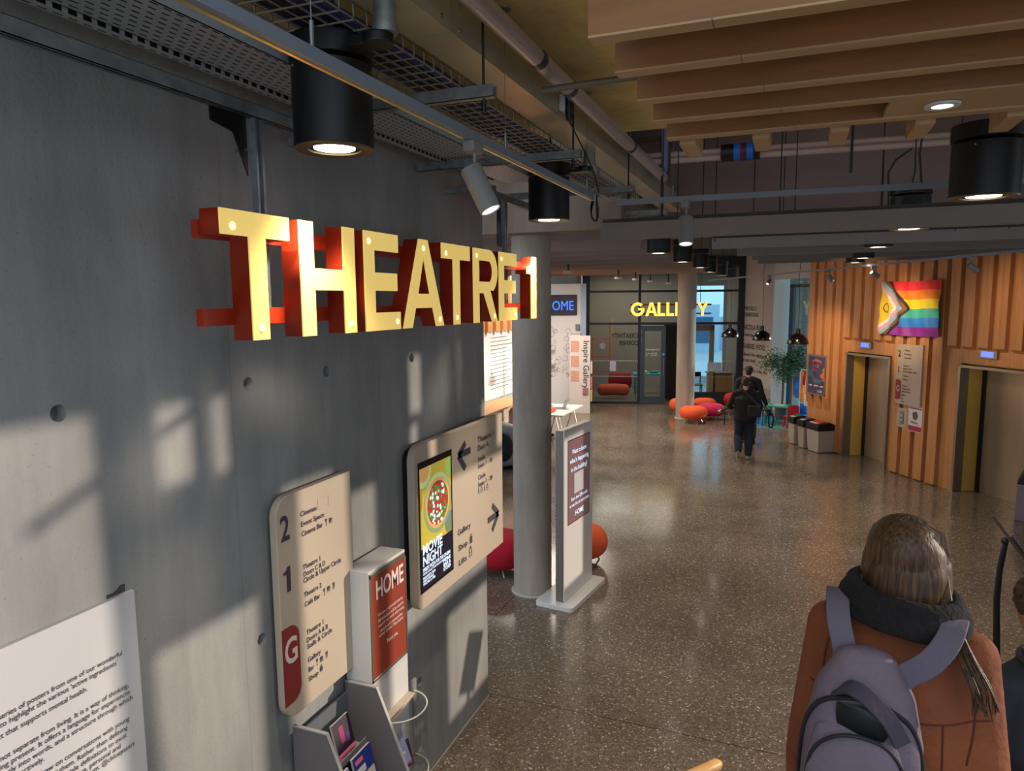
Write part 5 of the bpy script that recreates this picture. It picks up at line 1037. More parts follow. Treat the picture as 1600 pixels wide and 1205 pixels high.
for sg in (-1, 1): obj('shoe', fuse(MB().loft([(sg*.09, -.05, .045), (sg*.09, .06, .04), (sg*.09, .16, .03)], [(.04, .045), (.042, .04), (.038, .028)], X, 14), .009, 2), BLACK, wr_, local=True)
# collar: a thick shearling roll lying round the neck, low at the back
cl = MB(); N_ = 26
for lay, (rx, ry, dz, th) in enumerate(((.118, .106, 0, .027), (.134, .120, -.030, .026), (.142, .126, -.050, .017))):
    pts = []
    for i in range(N_+1):
        a = math.radians(-250+320*i/N_); xx, yv = rx*math.cos(a), ry*math.sin(a)
        pts.append((xx+.005, yv-.012, 1.500+dz-.006*(1 if yv < 0 else .2)*abs(yv)/ry-.15*xx*(1 if xx > 0 else .4)))
    cl.loft(pts, [(th, th*.8)]*len(pts), Z, 12)
obj('collar', fuse(cl, .008, 2), SHEAR, wr_, local=True)
# hair: crown shell plus locks
h = MB(); h.ball(hd+Vec((-.005, -.012, .038)), (.090, .104, .088), 26, 16)
h.loft([hd+Vec((.0, -.088, -.19)), hd+Vec((.0, -.086, -.15)), hd+Vec((0, -.080, -.09)), hd+Vec((0, -.062, -.02)), hd+Vec((0, -.03, .03))], [(.05, .02), (.064, .03), (.080, .042), (.092, .06), (.092, .07)], X, 20)
for sg, bx in ((-1, -.02), (1, .02)):
    h.loft([hd+Vec((sg*.078+bx, -.04, -.16)), hd+Vec((sg*.082, -.02, -.08)), hd+Vec((sg*.072, -.01, .0)), hd+Vec((sg*.04, -.01, .06))], [(.026, .03), (.028, .05), (.032, .06), (.04, .05)], X, 14)
hme = fuse(h, .008, 3); bm = bmesh.new(); bm.from_mesh(hme); bmesh.ops.delete(bm, geom=[v for v in bm.verts if v.co.y-hd.y > .06 and v.co.z-hd.z < .07], context='VERTS'); bm.to_mesh(hme); bm.free()
obj('hair', hme, HBR, wr_, local=True)
lk = MB(); rnd = random.Random(5)
for i in range(90):      # fine locks over the crown and down the back
    a = math.radians(rnd.uniform(-178, -2)); f = rnd.uniform(.0, 1)
    x0, y0 = .091*math.cos(a), .105*math.sin(a)
    p0 = hd+Vec((x0*.25*f, -.01-.03*f, .125)); p1 = hd+Vec((x0*.85, y0*.75, .085)); p2 = hd+Vec((x0*1.03, y0*1.0-.006, .02)); p3 = hd+Vec((x0*.98+rnd.uniform(-.006, .006), y0*.95-.01, -.07)); L_ = rnd.uniform(-.20, -.13); p4 = hd+Vec((x0*.85+rnd.uniform(-.02, .02), y0*.85-.02, L_))
    lk.tube([p0, p1, p2, p3, p4], [.002, .0045, .005, .004, .001], 5, False)
for i in range(26):      # long strands falling over the right shoulder
    k = i/26; x0 = .065+.02*rnd.random(); s_ = rnd.uniform(0, .05)
    p = sm([hd+Vec((x0, -.04, .03)), hd+Vec((x0+.016, -.07, -.06)), hd+Vec((x0+.03+s_*.4, -.105, -.12)), hd+Vec((.12+s_*.7, -.145-.015*k, -.165)), hd+Vec((.145+s_*.9, -.175-.02*k, -.215)), hd+Vec((.160+s_*.9+.01*math.sin(i), -.185, -.26-.03*rnd.random()))], 3)
    lk.tube(p, [.005*(1-.8*(q/(len(p)-1))**2) for q in range(len(p))], 5, False)
for i in range(12):      # loose curls at the left
    r_ = .02+.012*rnd.random(); p = [hd+Vec((-.078, -.03, -.02)), hd+Vec((-.095-r_*.4, -.06, -.05)), hd+Vec((-.105-r_, -.095, -.075-.01*rnd.random())), hd+Vec((-.115-r_*.6, -.125, -.09)), hd+Vec((-.09-rnd.random()*.02, -.14, -.088))]
    lk.tube(p, [.003, .004, .003, .0025, .0008], 5, False)
obj('hair_locks', lk, HBR, wr_, local=True)['kind'] = 'stuff'
# ---- backpack
BPM = mat('mauve_canvas', C(112, 96, 106), .8, noise=(9, .10), bump=(60, .35)); BPD = mat('mauve_dark', C(66, 58, 68), .85, bump=(60, .3)); ZIP = mat('zip_black', C(28, 26, 30), .6)
bp_ = thing('backpack', 'dusty mauve canvas backpack worn on the rust suede coat', 'backpack', (2.51, 1.80, BS+.845), -.13)
def bl(mb, name, m_, **k): return obj(name, mb, m_, bp_, local=True, **k)
bd = MB(); bd.loft([(0, 0, .06), (0, -.01, .20), (0, -.01, .36), (0, 0, .47), (0, .02, .53)], [(.130, .075), (.136, .09), (.130, .085), (.108, .072), (.07, .045)], X, 34, 2.7)
bl(fuse(bd, .010, 4), 'main_compartment', BPM)
bd = MB(); bd.loft([(-.01, -.085, .04), (-.01, -.095, .16), (-.01, -.088, .30), (-.01, -.070, .385), (-.005, -.05, .41)], [(.106, .035), (.114, .045), (.110, .042), (.09, .032), (.055, .02)], X, 30, 2.8)
bl(fuse(bd, .008, 4), 'front_pocket', BPM)
bl(MB().loft([(-.015, -.128, .02), (-.015, -.136, .10), (-.015, -.134, .185)], [(.098, .012), (.106, .014), (.104, .010)], X, 30, 3.2), 'slip_pocket', mat('mauve_pocket', C(120, 102, 112), .8, noise=(12, .12), bump=(60, .35)))
bl(MB().tube(sm([(-.112, -.118, .215), (-.08, -.136, .196), (-.02, -.148, .180), (.055, -.142, .175), (.09, -.128, .182)]), .0035, 8), 'pocket_edge', mat('edge_binding', C(132, 116, 124), .7))
bl(MB().tube(sm([(-.134, -.03, .14), (-.134, -.035, .28), (-.119, -.05, .39), (-.08, -.066, .452), (-.0, -.078, .478), (.07, -.066, .455), (.113, -.05, .40), (.132, -.035, .28), (.134, -.03, .14)]), .006, 8), 'main_zip', ZIP)
bl(MB().tube(sm([(-.112, -.10, .15), (-.113, -.105, .27), (-.097, -.108, .345), (-.055, -.112, .39), (0, -.108, .402), (.055, -.10, .385), (.09, -.10, .335), (.106, -.104, .25), (.108, -.10, .12)]), .0045, 8), 'pocket_zip', ZIP)
bl(MB().tube([(-.07, -.148, .0), (-.07, -.153, .10), (-.072, -.150, .195)], .002, 6), 'stitch_line', ZIP)
for p in ((-.07, -.152, .20), (.125, -.085, .14)): bl(MB().tube([p, Vec(p)-Z*.022], .004, 8), 'zip_pull', STEELF)
def strapmb(pts, w, th=.008, up=None):
    mb = MB(); pts = sm(pts, 4); up = sm(up, 4); vs = []; fs = []
    for i, (p, n) in enumerate(zip(pts, up)):
        d = (pts[min(i+1, len(pts)-1)]-pts[max(i-1, 0)]).normalized(); n = (Vec(n)-d*Vec(n).dot(d)).normalized(); x = d.cross(n)
        for a, b2 in ((-1, -.5), (1, -.5), (1, .5), (-1, .5)): vs.append(p+x*a*w/2+n*b2*th)
    for i in range(len(pts)-1):
        for k in range(4): fs.append((i*4+k, i*4+(k+1) % 4, i*4+4+(k+1) % 4, i*4+4+k))
    fs += [(3, 2, 1, 0), tuple(len(pts)*4-4+k for k in range(4))]; return mb.add(vs, fs)
bl(strapmb([(-.035, .02, .47), (-.046, .03, .53), (-.066, .055, .60), (-.075, .12, .635), (-.08, .20, .625), (-.085, .27, .56)], .055, .012, [(0, -.9, .4), (0, -.9, .4), (0, -.8, .6), (0, -.4, .9), (0, .2, 1), (0, .9, .4)]), 'shoulder_strap', mat('strap_mauve', C(98, 88, 100), .8, bump=(60, .3)), bevel=.003)
bl(strapmb([(.045, .015, .47), (.085, .010, .515), (.130, .015, .555), (.165, .045, .60), (.185, .12, .63), (.19, .25, .58)], .055, .012, [(0, -.9, .4), (.1, -.85, .5), (.1, -.75, .65), (.2, -.3, .9), (.2, .2, 1), (.1, .9, .4)]), 'shoulder_strap', mat('strap_mauve', C(98, 88, 100), .8, bump=(60, .3)), bevel=.003)
bl(strapmb([(-.055, -.055, .475), (-.03, -.085, .505), (.005, -.10, .50), (.055, -.10, .455), (.085, -.10, .405)], .04, .010, [(0, -.4, .9), (0, -.5, .9), (0, -.6, .8), (.2, -.7, .7), (.2, -.8, .5)]), 'grab_handle', BPD, bevel=.002)
bl(MB().loft([(-.05, -.078, .425), (0, -.092, .43), (.05, -.088, .41)], [(.035, .006)]*3, Z, 14), 'handle_recess', BLACK)
# ---- boy at the right edge
HCU = mat('curly_brown', C(70, 44, 32), .8, noise=(60, .5), bump=(60, 1.2))
br = thing('person', 'young person with short brown curls in a dark sweatshirt at the right edge', 'person', (3.115, 2.62, BS), .35)
hb_ = Vec((0, .02, 1.235))
b = MB(); head(b, hb_, .93, (-.1, 1, 0)); b.loft([(0, -.01, 1.06), (0, 0, 1.11), (0, .01, 1.17)], [(.055, .05), (.045, .045), (.043, .045)], X, 14)
b.loft([(0, 0, .72), (0, 0, .90), (0, 0, 1.06)], [(.11, .08), (.125, .085), (.07, .05)], X, 16)
for sg in (-1, 1):
    limb(b, (sg*.14, 0, 1.02), (sg*.19, -.01, .82), (sg*.16, .12, .72), .036, .03, .02); hand(b, (sg*.16, .12, .72), (-.3*sg, .8, -.4), (0, 0, 1), .8, .7, sg)
    limb(b, (sg*.07, 0, .68), (sg*.08, .02, .38), (sg*.08, -.02, .08), .06, .042, .03)
obj('body', fuse(b, .009, 3), SKIN2, br, local=True)
c = MB(); c.loft([(0, .0, .735), (0, -.005, .80), (0, 0, .92), (0, 0, 1.02), (0, 0, 1.07)], [(.165, .125), (.185, .145), (.175, .125), (.15, .10), (.08, .07)], X, 24, 2.2)
for sg in (-1, 1): limb(c, (sg*.14, 0, 1.01), (sg*.215, -.02, .82), (sg*.18, .10, .74), .062, .058, .042)
obj('sweatshirt', fuse(c, .010, 4), mat('dark_sweat', C(36, 38, 44), .8, noise=(4, .2), bump=(20, .4)), br, local=True)
obj('neckband', MB().tube([(.075*math.cos(a), .068*math.sin(a)-.005, 1.088+.012*math.sin(a)) for a in [i*.4488 for i in range(15)]], .010, 8), mat('neckband', C(50, 50, 56), .8), br, local=True)
obj('necklace', MB().tube([(.060*math.cos(a), .056*math.sin(a)-.005, 1.108+.01*math.sin(a)) for a in [i*.4488 for i in range(15)]], .0022, 6), mat('gold_chain', C(220, 180, 80), .3, .9), br, local=True)
g = MB()
for sg in (-1, 1): limb(g, (sg*.07, 0, .72), (sg*.08, .02, .38), (sg*.08, -.02, .10), .08, .062, .05)
obj('trousers', fuse(g, .012, 3), BKT, br, local=True)
for sg in (-1, 1): obj('shoe', fuse(MB().loft([(sg*.08, -.04, .042), (sg*.08, .05, .036), (sg*.08, .13, .03)], [(.036, .04), (.04, .036), (.034, .026)], X, 14), .009, 2), BLACK, br, local=True)
cu = MB(); rnd = random.Random(9); cu.ball(hb_+Vec((0, -.014, .040)), (.080, .092, .078), 20, 12)
for i in range(150):
    a, e = rnd.uniform(0, 6.28), rnd.uniform(-.45, 1.5); p = hb_+Vec((.084*math.cos(e)*math.cos(a), -.014+.095*math.cos(e)*math.sin(a), .04+.082*math.sin(e)))
    if p.y-hb_.y > .05 and p.z-hb_.z < .07: continue
    cu.ball(p, .011+.004*rnd.random(), 8, 6)
hme = fuse(cu, .006, 1); bm = bmesh.new(); bm.from_mesh(hme); bmesh.ops.delete(bm, geom=[v for v in bm.verts if v.co.y-hb_.y > .055 and v.co.z-hb_.z < .06], context='VERTS'); bm.to_mesh(hme); bm.free()
obj('hair', hme, HCU, br, local=True)
# ---- two seated people in the information room
GRN = mat('green_print', C(96, 132, 104), .8, noise=(18, .4)); YEL = mat('yellow_knit', C(206, 150, 30), .8)
SIT = dict(pel=(0, 0, .55), wai=(0, .02, .72), che=(0, .05, .95), nb=(0, .06, 1.09), hd=(0, .10, 1.25), sl=(-.17, .05, 1.03), sr=(.17, .05, 1.03), el=(-.21, .16, .80), er=(.21, .16, .80), wl=(-.12, .42, .80), wr=(.12, .42, .80),
           hl=(-.09, .02, .52), hr=(.09, .02, .52), kl=(-.11, .46, .50), kr=(.11, .46, .50), al=(-.11, .42, .10), ar=(.11, .42, .10), tl=(-.11, .58, .04), tr=(.11, .58, .04))
p_ = onz(869, 628, .85); yl = (p_.x-.0, p_.y, 0)
person('person with dark hair and glasses in a yellow top sitting at a laptop', (-3.66, 16.35, 0), -1.45, 1.75, SIT, YEL, NVY, BLACK, SKIN, HAIRD, hfwd=(0, 1, -.25), hairkind='long', long_top=.50, vox=.012)
SIT2 = {k: (v[0], v[1], v[2]+(.18 if v[2] > .3 else 0)) for k, v in SIT.items()}
person('person with short dark hair in a green patterned shirt behind the information counter', (-4.62, 14.3, 0), -1.3, 1.78, SIT2, GRN, NVY, BLACK, SKIN, HAIRD, hfwd=(.1, 1, -.3), short=True, long_top=.50+.18, vox=.012)
# ================================================================ furniture
G10 = 'round upholstered stools on thin steel legs'
def stool(x, y, m_, r, label, h0=.12, h1=.46, hy=1.0):
    t = thing('round_stool', label, 'stool', (x, y, 0), 0, G10); k = h1-h0
    prof = [(r*.55, h0)]+[(r-(k/2)*(1-math.cos(math.radians(a)))*.8, h0+k/2+(k/2)*math.sin(math.radians(a))) for a in range(-80, 81, 16)]+[(r*.4, h1+.005), (0, h1+.0)]
    obj('cushion', MB().lathe(prof, (x, y, 0), 36), m_, t)
    for i in range(4): a = .6+i*1.571; obj('leg', MB().cyl((x+r*.5*math.cos(a), y+r*.5*math.sin(a), h0+.02), (x+r*.72*math.cos(a), y+r*.72*math.sin(a), 0), .011, 8), STEELF, t)
    return t
ORG = mat('orange_felt', C(226, 92, 42), .85, bump=(60, .3)); MAG = mat('magenta_felt', C(186, 24, 76), .85, bump=(60, .3)); CRM = mat('crimson_felt', C(186, 10, 44), .85, bump=(60, .3)); REDF = mat('red_felt', C(196, 28, 40), .85)
stool(-.09, 19.75, ORG, .385, 'orange round stool in front of the distant concrete column', .12, .44)
stool(.30, 20.45, MAG, .37, 'magenta round stool just right of the orange one by the distant column', .12, .44)
stool(-.62, 21.2, ORG, .36, 'orange stool partly hidden behind the left of the distant column', .12, .44)
stool(.02, 21.5, ORG, .34, 'orange stool behind the magenta one, mostly hidden', .12, .44)
stool(-1.02, 7.95, CRM, .40, 'crimson round stool between the grey wall end and the near column', .09, .46)
stool(-.12, 8.6, ORG, .34, 'orange stool behind the near concrete column', .09, .46)
stool(.95, 21.6, REDF, .40, 'red round stool behind the walking people on the left', .25, .62)
stool(1.35, 20.9, REDF, .30, 'red stool behind the walking people on the right', .1, .46)
# easel sign and desk by the gallery
eb = onz(1115, 631, 0); et = thing('sign_stand', 'thin black stand with a tilted white notice beside the distant column', 'sign stand', (eb.x, eb.y, 0))
obj('base', MB().lathe([(.17, 0), (.17, .012), (.02, .02), (0, .02)], (eb.x, eb.y, 0), 24), BLACK, et); obj('pole', MB().cyl((eb.x, eb.y, .01), (eb.x, eb.y, 1.1), .014, 10), BLACK, et)
obj('notice', MB().obox((eb.x, eb.y-.02, 1.08), GU, Vec((-.05, .35, .93)).normalized(), Vec((.25, -.9, .35)).normalized(), (-.22, -.02, 0), (.22, .28, .012)), mat('notice_lilac', C(236, 234, 246), .5), et, smooth=0)
dk = thing('reception_desk', 'low wooden desk behind the tilted notice beside the black frame', 'desk', (.3, 24, 0)); o = GO+GU*4.05-GN*.7
obj('cabinet', MB().obox(o, GU, Z, GN, (-.2, 0, -.3), (.55, .95, .2)), WOODP, dk, bevel=.02); obj('top', MB().obox(o, GU, Z, GN, (-.25, .95, -.35), (.58, .98, .25)), PALEG, dk, bevel=.005)
# things seen through the gallery glass
def gobj(name, label, cat, a, b2, m_, bev=.0, parent=None): o = obj(name, gb(MB(), *a, *b2), m_, bevel=bev, smooth=0); tag(o, label, cat); return o
t = thing('sofa', 'orange-red rounded seat seen through the left of the gallery glass', 'sofa', GO+GU*.7-GN*1.6)
obj('seat', MB().loft([GO+GU*.35-GN*1.2+Z*.3, GO+GU*.8-GN*1.2+Z*.32, GO+GU*1.15-GN*1.2+Z*.3], [(.2, .26)]*3, Z, 20), mat('dim_orange', C(200, 84, 50), .8), t); obj('back', MB().loft([GO+GU*.7-GN*1.7+Z*.55, GO+GU*1.3-GN*1.9+Z*.55], [(.3, .15)]*2, Z, 20), mat('dim_red', C(150, 36, 40), .8), t)
t = thing('shelf_frame', 'pinkish wooden open frame seen through the gallery glass at left', 'shelf', GO+GU*.3-GN*1.5)
PKW = mat('pink_wood', C(190, 112, 92), .6)
for s_ in (.0, .62): obj('post', gb(MB(), s_, 0, -2.9, s_+.05, 2.6 if s_ else 2.0, -2.85), PKW, t, smooth=0)
for z in (.75, 1.3, 1.95): obj('rung', gb(MB(), .0, z, -2.9, .62, z+.05, -2.85), PKW, t, smooth=0)
obj('panel', gb(MB(), .70, .0, -3.0, .78, 2.75, -2.9), mat('beige_frame', C(176, 152, 118), .6), t, smooth=0)
t = thing('craft_table', 'dim table with teal and yellow trays inside the gallery behind the door', 'table', GO+GU*2-GN*2.6)
obj('top', gb(MB(), 1.5, .70, -3.0, 2.6, .74, -2.3), mat('teal_top', C(70, 150, 170), .5), t, bevel=.01)
for a in (1.55, 2.5):
    for q in (-2.95, -2.4): obj('leg', gb(MB(), a, 0, q, a+.05, .70, q+.05), mat('teal_top', C(70, 150, 170), .5), t, smooth=0)
for k, (s_, m_) in enumerate(((1.7, mat('tray_yellow', C(190, 180, 60), .5)), (2.1, mat('tray_green', C(60, 140, 110), .5)))): tag(obj('tray', gb(MB(), s_, .74, -2.8, s_+.3, .82, -2.5), m_, bevel=.01), ('yellow tray on the dim gallery table', 'green tray on the dim gallery table')[k], 'tray')
t = thing('dining_chair', 'thin dark chair with green seat inside the bright gallery window', 'chair', GO+GU*3.6-GN*1.4)
o = GO+GU*3.35-GN*1.4
obj('seat', MB().obox(o, GU, GN, Z, (0, -.2, .46), (.42, .22, .50)), mat('olive_seat', C(116, 122, 50), .6), t, bevel=.01)
for a in (.02, .37):
    for q in (-.18, .18): obj('leg', MB().obox(o, GU, GN, Z, (a, q, 0), (a+.03, q+.03, .46)), BLACK, t, smooth=0)
    obj('back_post', MB().obox(o, GU, GN, Z, (a, -.2, .46), (a+.03, -.17, .9)), BLACK, t, smooth=0)
obj('backrest', MB().obox(o, GU, GN, Z, (.02, -.2, .74), (.40, -.17, .9)), BLACK, t, smooth=0)
# GALLERY sign
gs = thing('gallery_sign', 'distant illuminated yellow letters GALLERY hung before the gallery glass', 'sign', GO+GU*2.4+GN*.35+Z*2.88)
GF = mat('gallery_face', C(255, 214, 60), .4, emit=1.0, ecol=(1, .74, .12, 1)); s_ = 1.24
for ch, w in zip('GALLERY', (.42, .38, .24, .24, .27, .32, .36)):
    L_ = obj('letter_'+ch.lower(), polysh(glyph(ch, w, .43, .09), GO+GU*s_+GN*.33+Z*2.87, GU, Z, GN, .08), SRED, gs, smooth=0)
    obj('letter_face', polysh(glyph(ch, w, .43, .09), GO+GU*s_+GN*.41+Z*2.87, GU, Z, GN, .006), GF, L_, smooth=0); s_ += w+(.0 if ch in 'A' else .035)
for z in (2.92, 3.2): obj('raceway_bar', gb(MB(), 1.22, z, .29, 3.75, z+.05, .33), SRED, gs, smooth=0)
for a in (1.5, 3.4): obj('hanging_rod', gb(MB(), a, 3.2, .30, a+.015, 4.72, .315), BLACK, gs, smooth=0)
# children's corner
GRT = mat('green_plastic', C(24, 160, 130), .4); BLP = mat('blue_plastic', C(40, 110, 210), .4); RDP = mat('red_plastic', C(190, 24, 40), .4)
tx, ty = 2.12, 20.35; t = thing('play_table', 'green plastic childrens table with paper on top near the window', 'table', (tx, ty, 0), -.3)
R_ = Matrix.Rotation(-.3, 3, 'Z'); u_, v_ = R_@X, R_@Y; O_ = Vec((tx, ty, 0))
obj('top', MB().prism(rrect(-.40, -.28, .40, .28, .08), O_+Z*.47, u_, v_, Z, .035), GRT, t, bevel=.006)
for a in (-.30, .30):
    for q in (-.19, .19): obj('leg', MB().tube([O_+u_*a*1.05+v_*q*1.05+Z*.0, O_+u_*a+v_*q+Z*.2, O_+u_*a+v_*q+Z*.47], [.055, .045, .05], 12), GRT, t)
tag(obj('paper', MB().obox(O_, u_, v_, Z, (-.16, -.1, .506), (.16, .12, .509)), PW, smooth=0), 'white paper lying on the green childrens table', 'paper')
def kidchair(x, y, rz, m_, label, k=1.0):
    t = thing('childs_chair', label, 'chair', (x, y, 0), rz); q = lambda mb: mb
    t.scale = (k, k, k)
    obj('seat', MB().prism(rrect(-.15, -.14, .15, .14, .04), (0, 0, .28), X, Y, Z, .03), m_, t, local=True, bevel=.006)
    obj('backrest', MB().prism(rrect(-.15, .30, .15, .62, .06), (0, -.16, 0), X, Z, Y, .03), m_, t, local=True, bevel=.006)
    for a in (-.12, .12):
        for b2 in (-.12, .12): obj('leg', MB().tube([(a*1.2, b2*1.2, 0), (a, b2, .28)], [.03, .022], 10), m_, t, local=True)
kidchair(1.78, 20.05, -1.2, BLP, 'small blue plastic chair left of the green table', 1.12); kidchair(2.42, 19.75, .35, RDP, 'small red chair in front of the green table'); kidchair(2.62, 20.35, 2.4, BLP, 'small blue chair behind the green table', .9)
t = thing('side_table', 'round yellow-green tray table behind the walking people', 'table', (1.45, 21.9, 0)); obj('tray_top', MB().lathe([(0, .72), (.30, .72), (.33, .76), (.30, .75), (0, .74)], (1.45, 21.9, 0), 28), mat('tray_lime', C(176, 172, 60), .5), t); obj('pedestal', MB().cyl((1.45, 21.9, .0), (1.45, 21.9, .72), .03, 10), PALEG, t); obj('foot', MB().lathe([(.2, 0), (.2, .02), (0, .03)], (1.45, 21.9, 0), 20), PALEG, t)
rug = tag(obj('play_mat', MB().box((1.5, 19.4, .0), (2.9, 20.9, .006)), mat('speckled_mat', C(60, 120, 116), .7, noise=(20, .8)), smooth=0), 'teal speckled mat under the childrens table', 'mat')
t = thing('toy_rack', 'white tubular rack hung with colourful costumes by the window', 'rack', (2.75, 20.0, 0)); r0 = Vec((2.62, 20.35, 0)); r1 = Vec((2.95, 19.85, 0))
obj('frame', MB().tube([r0, r0+Z*1.42, r0+Z*1.5+(r1-r0)*.08, r1+Z*1.5-(r1-r0)*.08, r1+Z*1.42, r1], .016, 10), WHITE, t)
obj('foot_rail', MB().cyl(r0+Z*.25, r1+Z*.25, .012, 8), WHITE, t)
for k, (f, c_, L_) in enumerate(((.15, C(226, 140, 60), .8), (.32, C(170, 30, 50), .35), (.48, C(236, 226, 230), .9), (.64, C(214, 80, 60), .75), (.8, C(90, 100, 140), .6))):
    p = r0.lerp(r1, f); tag(obj('costume', MB().loft([p+Z*(1.46-L_), p+Z*(1.46-L_*.5), p+Z*1.44], [(.05, .03), (.045, .04), (.02, .02)], X, 12), mat('cloth_%d' % k, c_, .8, noise=(20, .3))), ('orange', 'dark red', 'white', 'coral', 'slate blue')[k]+' costume hanging on the white rack by the window', 'costume', 'costumes on the white rack')
t = thing('easel_board', 'blue painted board on a small easel behind the plant', 'easel', (2.5, 20.9, 0)); pb = Vec((2.60, 20.72, 0))
obj('board', MB().obox(pb, TU, Z, TN, (-.25, .72, 0), (.25, 1.25, .02)), mat('blue_painting', C(30, 110, 220), .5, noise=(5, .5)), t, smooth=0); obj('lower_panel', MB().obox(pb, TU, Z, TN, (-.25, .30, 0), (.25, .66, .02)), mat('pale_blue', C(120, 190, 226), .5, noise=(5, .2)), t, smooth=0)
for a in (-.27, .27): obj('leg', MB().obox(pb, TU, Z, TN, (a-.02, 0, -.01), (a+.02, 1.3, .02)), WOODP, t, smooth=0)
t = thing('toy_tent', 'purple and white play tent beside the timber wall', 'tent', (3.0, 19.2, 0)); obj('canopy', MB().add([(2.78, 19.0, .0), (3.05, 18.6, 0), (3.2, 19.2, 0), (2.9, 19.5, 0), (2.98, 19.1, .85)], [(0,1,4),(1,2,4),(2,3,4),(3,0,4),(3,2,1,0)]), mat('tent_lilac', C(176, 140, 214), .8, noise=(6, .2)), t, smooth=0)
# tree
tp_ = Vec((2.18, 21.1, 0)); pt = thing('potted_tree', 'leafy indoor fig tree in front of the tall window', 'plant', tp_)
obj('pot', MB().lathe([(.16, 0), (.20, .38), (.21, .40), (.19, .40), (.17, .36), (0, .36)], tp_, 24), mat('pot_grey', C(90, 96, 104), .6), pt)
tk = MB().tube([tp_+Z*.34, tp_+Z*.9+X*.015, tp_+Z*1.4-X*.01, tp_+Z*1.75], [.035, .032, .03, .022], 10); rnd = random.Random(11); tips = []
for i in range(26):
    a = rnd.uniform(0, 6.28); z = rnd.uniform(1.15, 1.75); p0 = tp_+Z*z; L_ = rnd.uniform(.3, .62); e = p0+Vec((L_*math.cos(a), L_*math.sin(a)*.8, rnd.uniform(.0, .5)-.12)); mid = p0.lerp(e, .5)+Z*.06; tk.tube([p0, mid, e], [.012, .008, .004], 6); tips += [mid, e, p0.lerp(e, .75)]
obj('trunk', tk, mat('bark', C(96, 82, 70), .9, noise=(30, .3)), pt)
lf = MB()
for i in range(3600):
    c = rnd.choice(tips)+Vec((rnd.gauss(0, .11), rnd.gauss(0, .11), rnd.gauss(0, .12))); a = rnd.uniform(0, 6.28); d = Vec((math.cos(a), math.sin(a), rnd.uniform(-.9, .2))).normalized(); s2 = d.cross(Vec((rnd.uniform(-1, 1), rnd.uniform(-1, 1), 1))).normalized(); L_ = rnd.uniform(.05, .085)
    lf.add([c, c+d*L_*.5+s2*L_*.24, c+d*L_, c+d*L_*.5-s2*L_*.24], [(0, 1, 2, 3)])
obj('foliage', lf, mat('leaf_green', C(40, 92, 60), .45, noise=(5, .4)), pt, smooth=0)
# greenery and building outside the windows
ob = MB(); 
for i in range(5): ob.box((-14+i*7, 48, -.1), (-9+i*7, 56, 2.6+.4*(i % 2)))
t = thing('office_building', 'blue-grey building across the street outside the far windows', 'building', (0, 50, 0)); obj('facade', ob, mat('outside_wall', C(196, 214, 230), .6), t, smooth=0)
wb = MB()
for i in range(5):
    for z in (.5,):
        for a in (.5, 2.0, 3.5): wb.box((-14+i*7+a, 47.95, z), (-14+i*7+a+1.1, 48.05, z+1.7))
obj('window', wb, mat('outside_glass', C(80, 110, 140), .2), t, smooth=0)
# standing information arm and terminal at the right
sp_ = onz(1560, 1083, 0); t = thing('display_stand', 'slim black curved floor stand holding a thin tilted panel, right of the coat', 'display stand', sp_)
DD = 6.1
def vpix(px, py): d = ray(px, py); h_ = math.hypot(sp_.x-CAM.x, sp_.y-CAM.y)/math.hypot(d.x, d.y); return CAM+d*h_
obj('base', MB().lathe([(.2, 0), (.2, .012), (.03, .02), (0, .02)], sp_, 28), BLACK, t)
obj('pole', MB().tube([sp_+Z*.01, vpix(1557, 1040), vpix(1557, 990), vpix(1557, 940), vpix(1562, 890), vpix(1568, 862), vpix(1572, 846)], [.028, .028, .026, .025, .024, .022, .018], 12), BLACK, t)
A_, B_ = vpix(1552, 808), vpix(1610, 886); perp = ((A_+B_)/2-CAM).normalized(); ax = (B_-A_).normalized(); nn = ax.cross(perp)
obj('panel', MB().obox(A_, ax, perp, nn, (0, -.02, -.011), ((B_-A_).length, .32, .011)), mat('panel_edge', C(70, 52, 42), .4), t, smooth=0); obj('mount', MB().obox(A_+ax*.2, ax, perp, nn, (0, .04, .0), (.22, .2, .03)), BLACK, t, smooth=0); obj('knob', MB().ball(vpix(1570, 846)-Z*.0, .03, 10, 7), BLACK, t)
q0 = onz(1584, 813, 0); t = thing('ticket_terminal', 'grey terminal with dark sloping top at the right edge beyond the lifts', 'terminal', q0)
obj('body', MB().obox(q0, Vec((.96, -.28, 0)), Vec((.28, .96, 0)), Z, (0, 0, 0), (1.0, .5, .56)), mat('terminal_grey', C(150, 134, 138), .5), t, bevel=.01)
obj('sloping_top', MB().prism([(0, 0), (1.0, 0), (1.0, .62), (.24, .62)], q0+Z*.56+Vec((.28, .96, 0))*.02, Vec((.96, -.28, 0)), Z, Vec((.28, .96, 0)), .44), mat('terminal_dark', C(42, 40, 46), .35), t, bevel=.008)
obj('label_strip', MB().obox(q0+Z*.56, Vec((.96, -.28, 0)), Z, Vec((-.28, -.96, 0)), (.12, .02, -.018), (.6, .16, -.012)), BLK2, t, smooth=0); text('label_lettering', 'TICKETS\nTHIS WAY', t, q0+Z*.66+Vec((.96, -.28, 0))*.15+Vec((-.28, -.96, 0))*(-.011), Vec((.96, -.28, 0)), Z, .06, PW, bold=.01) if False else None
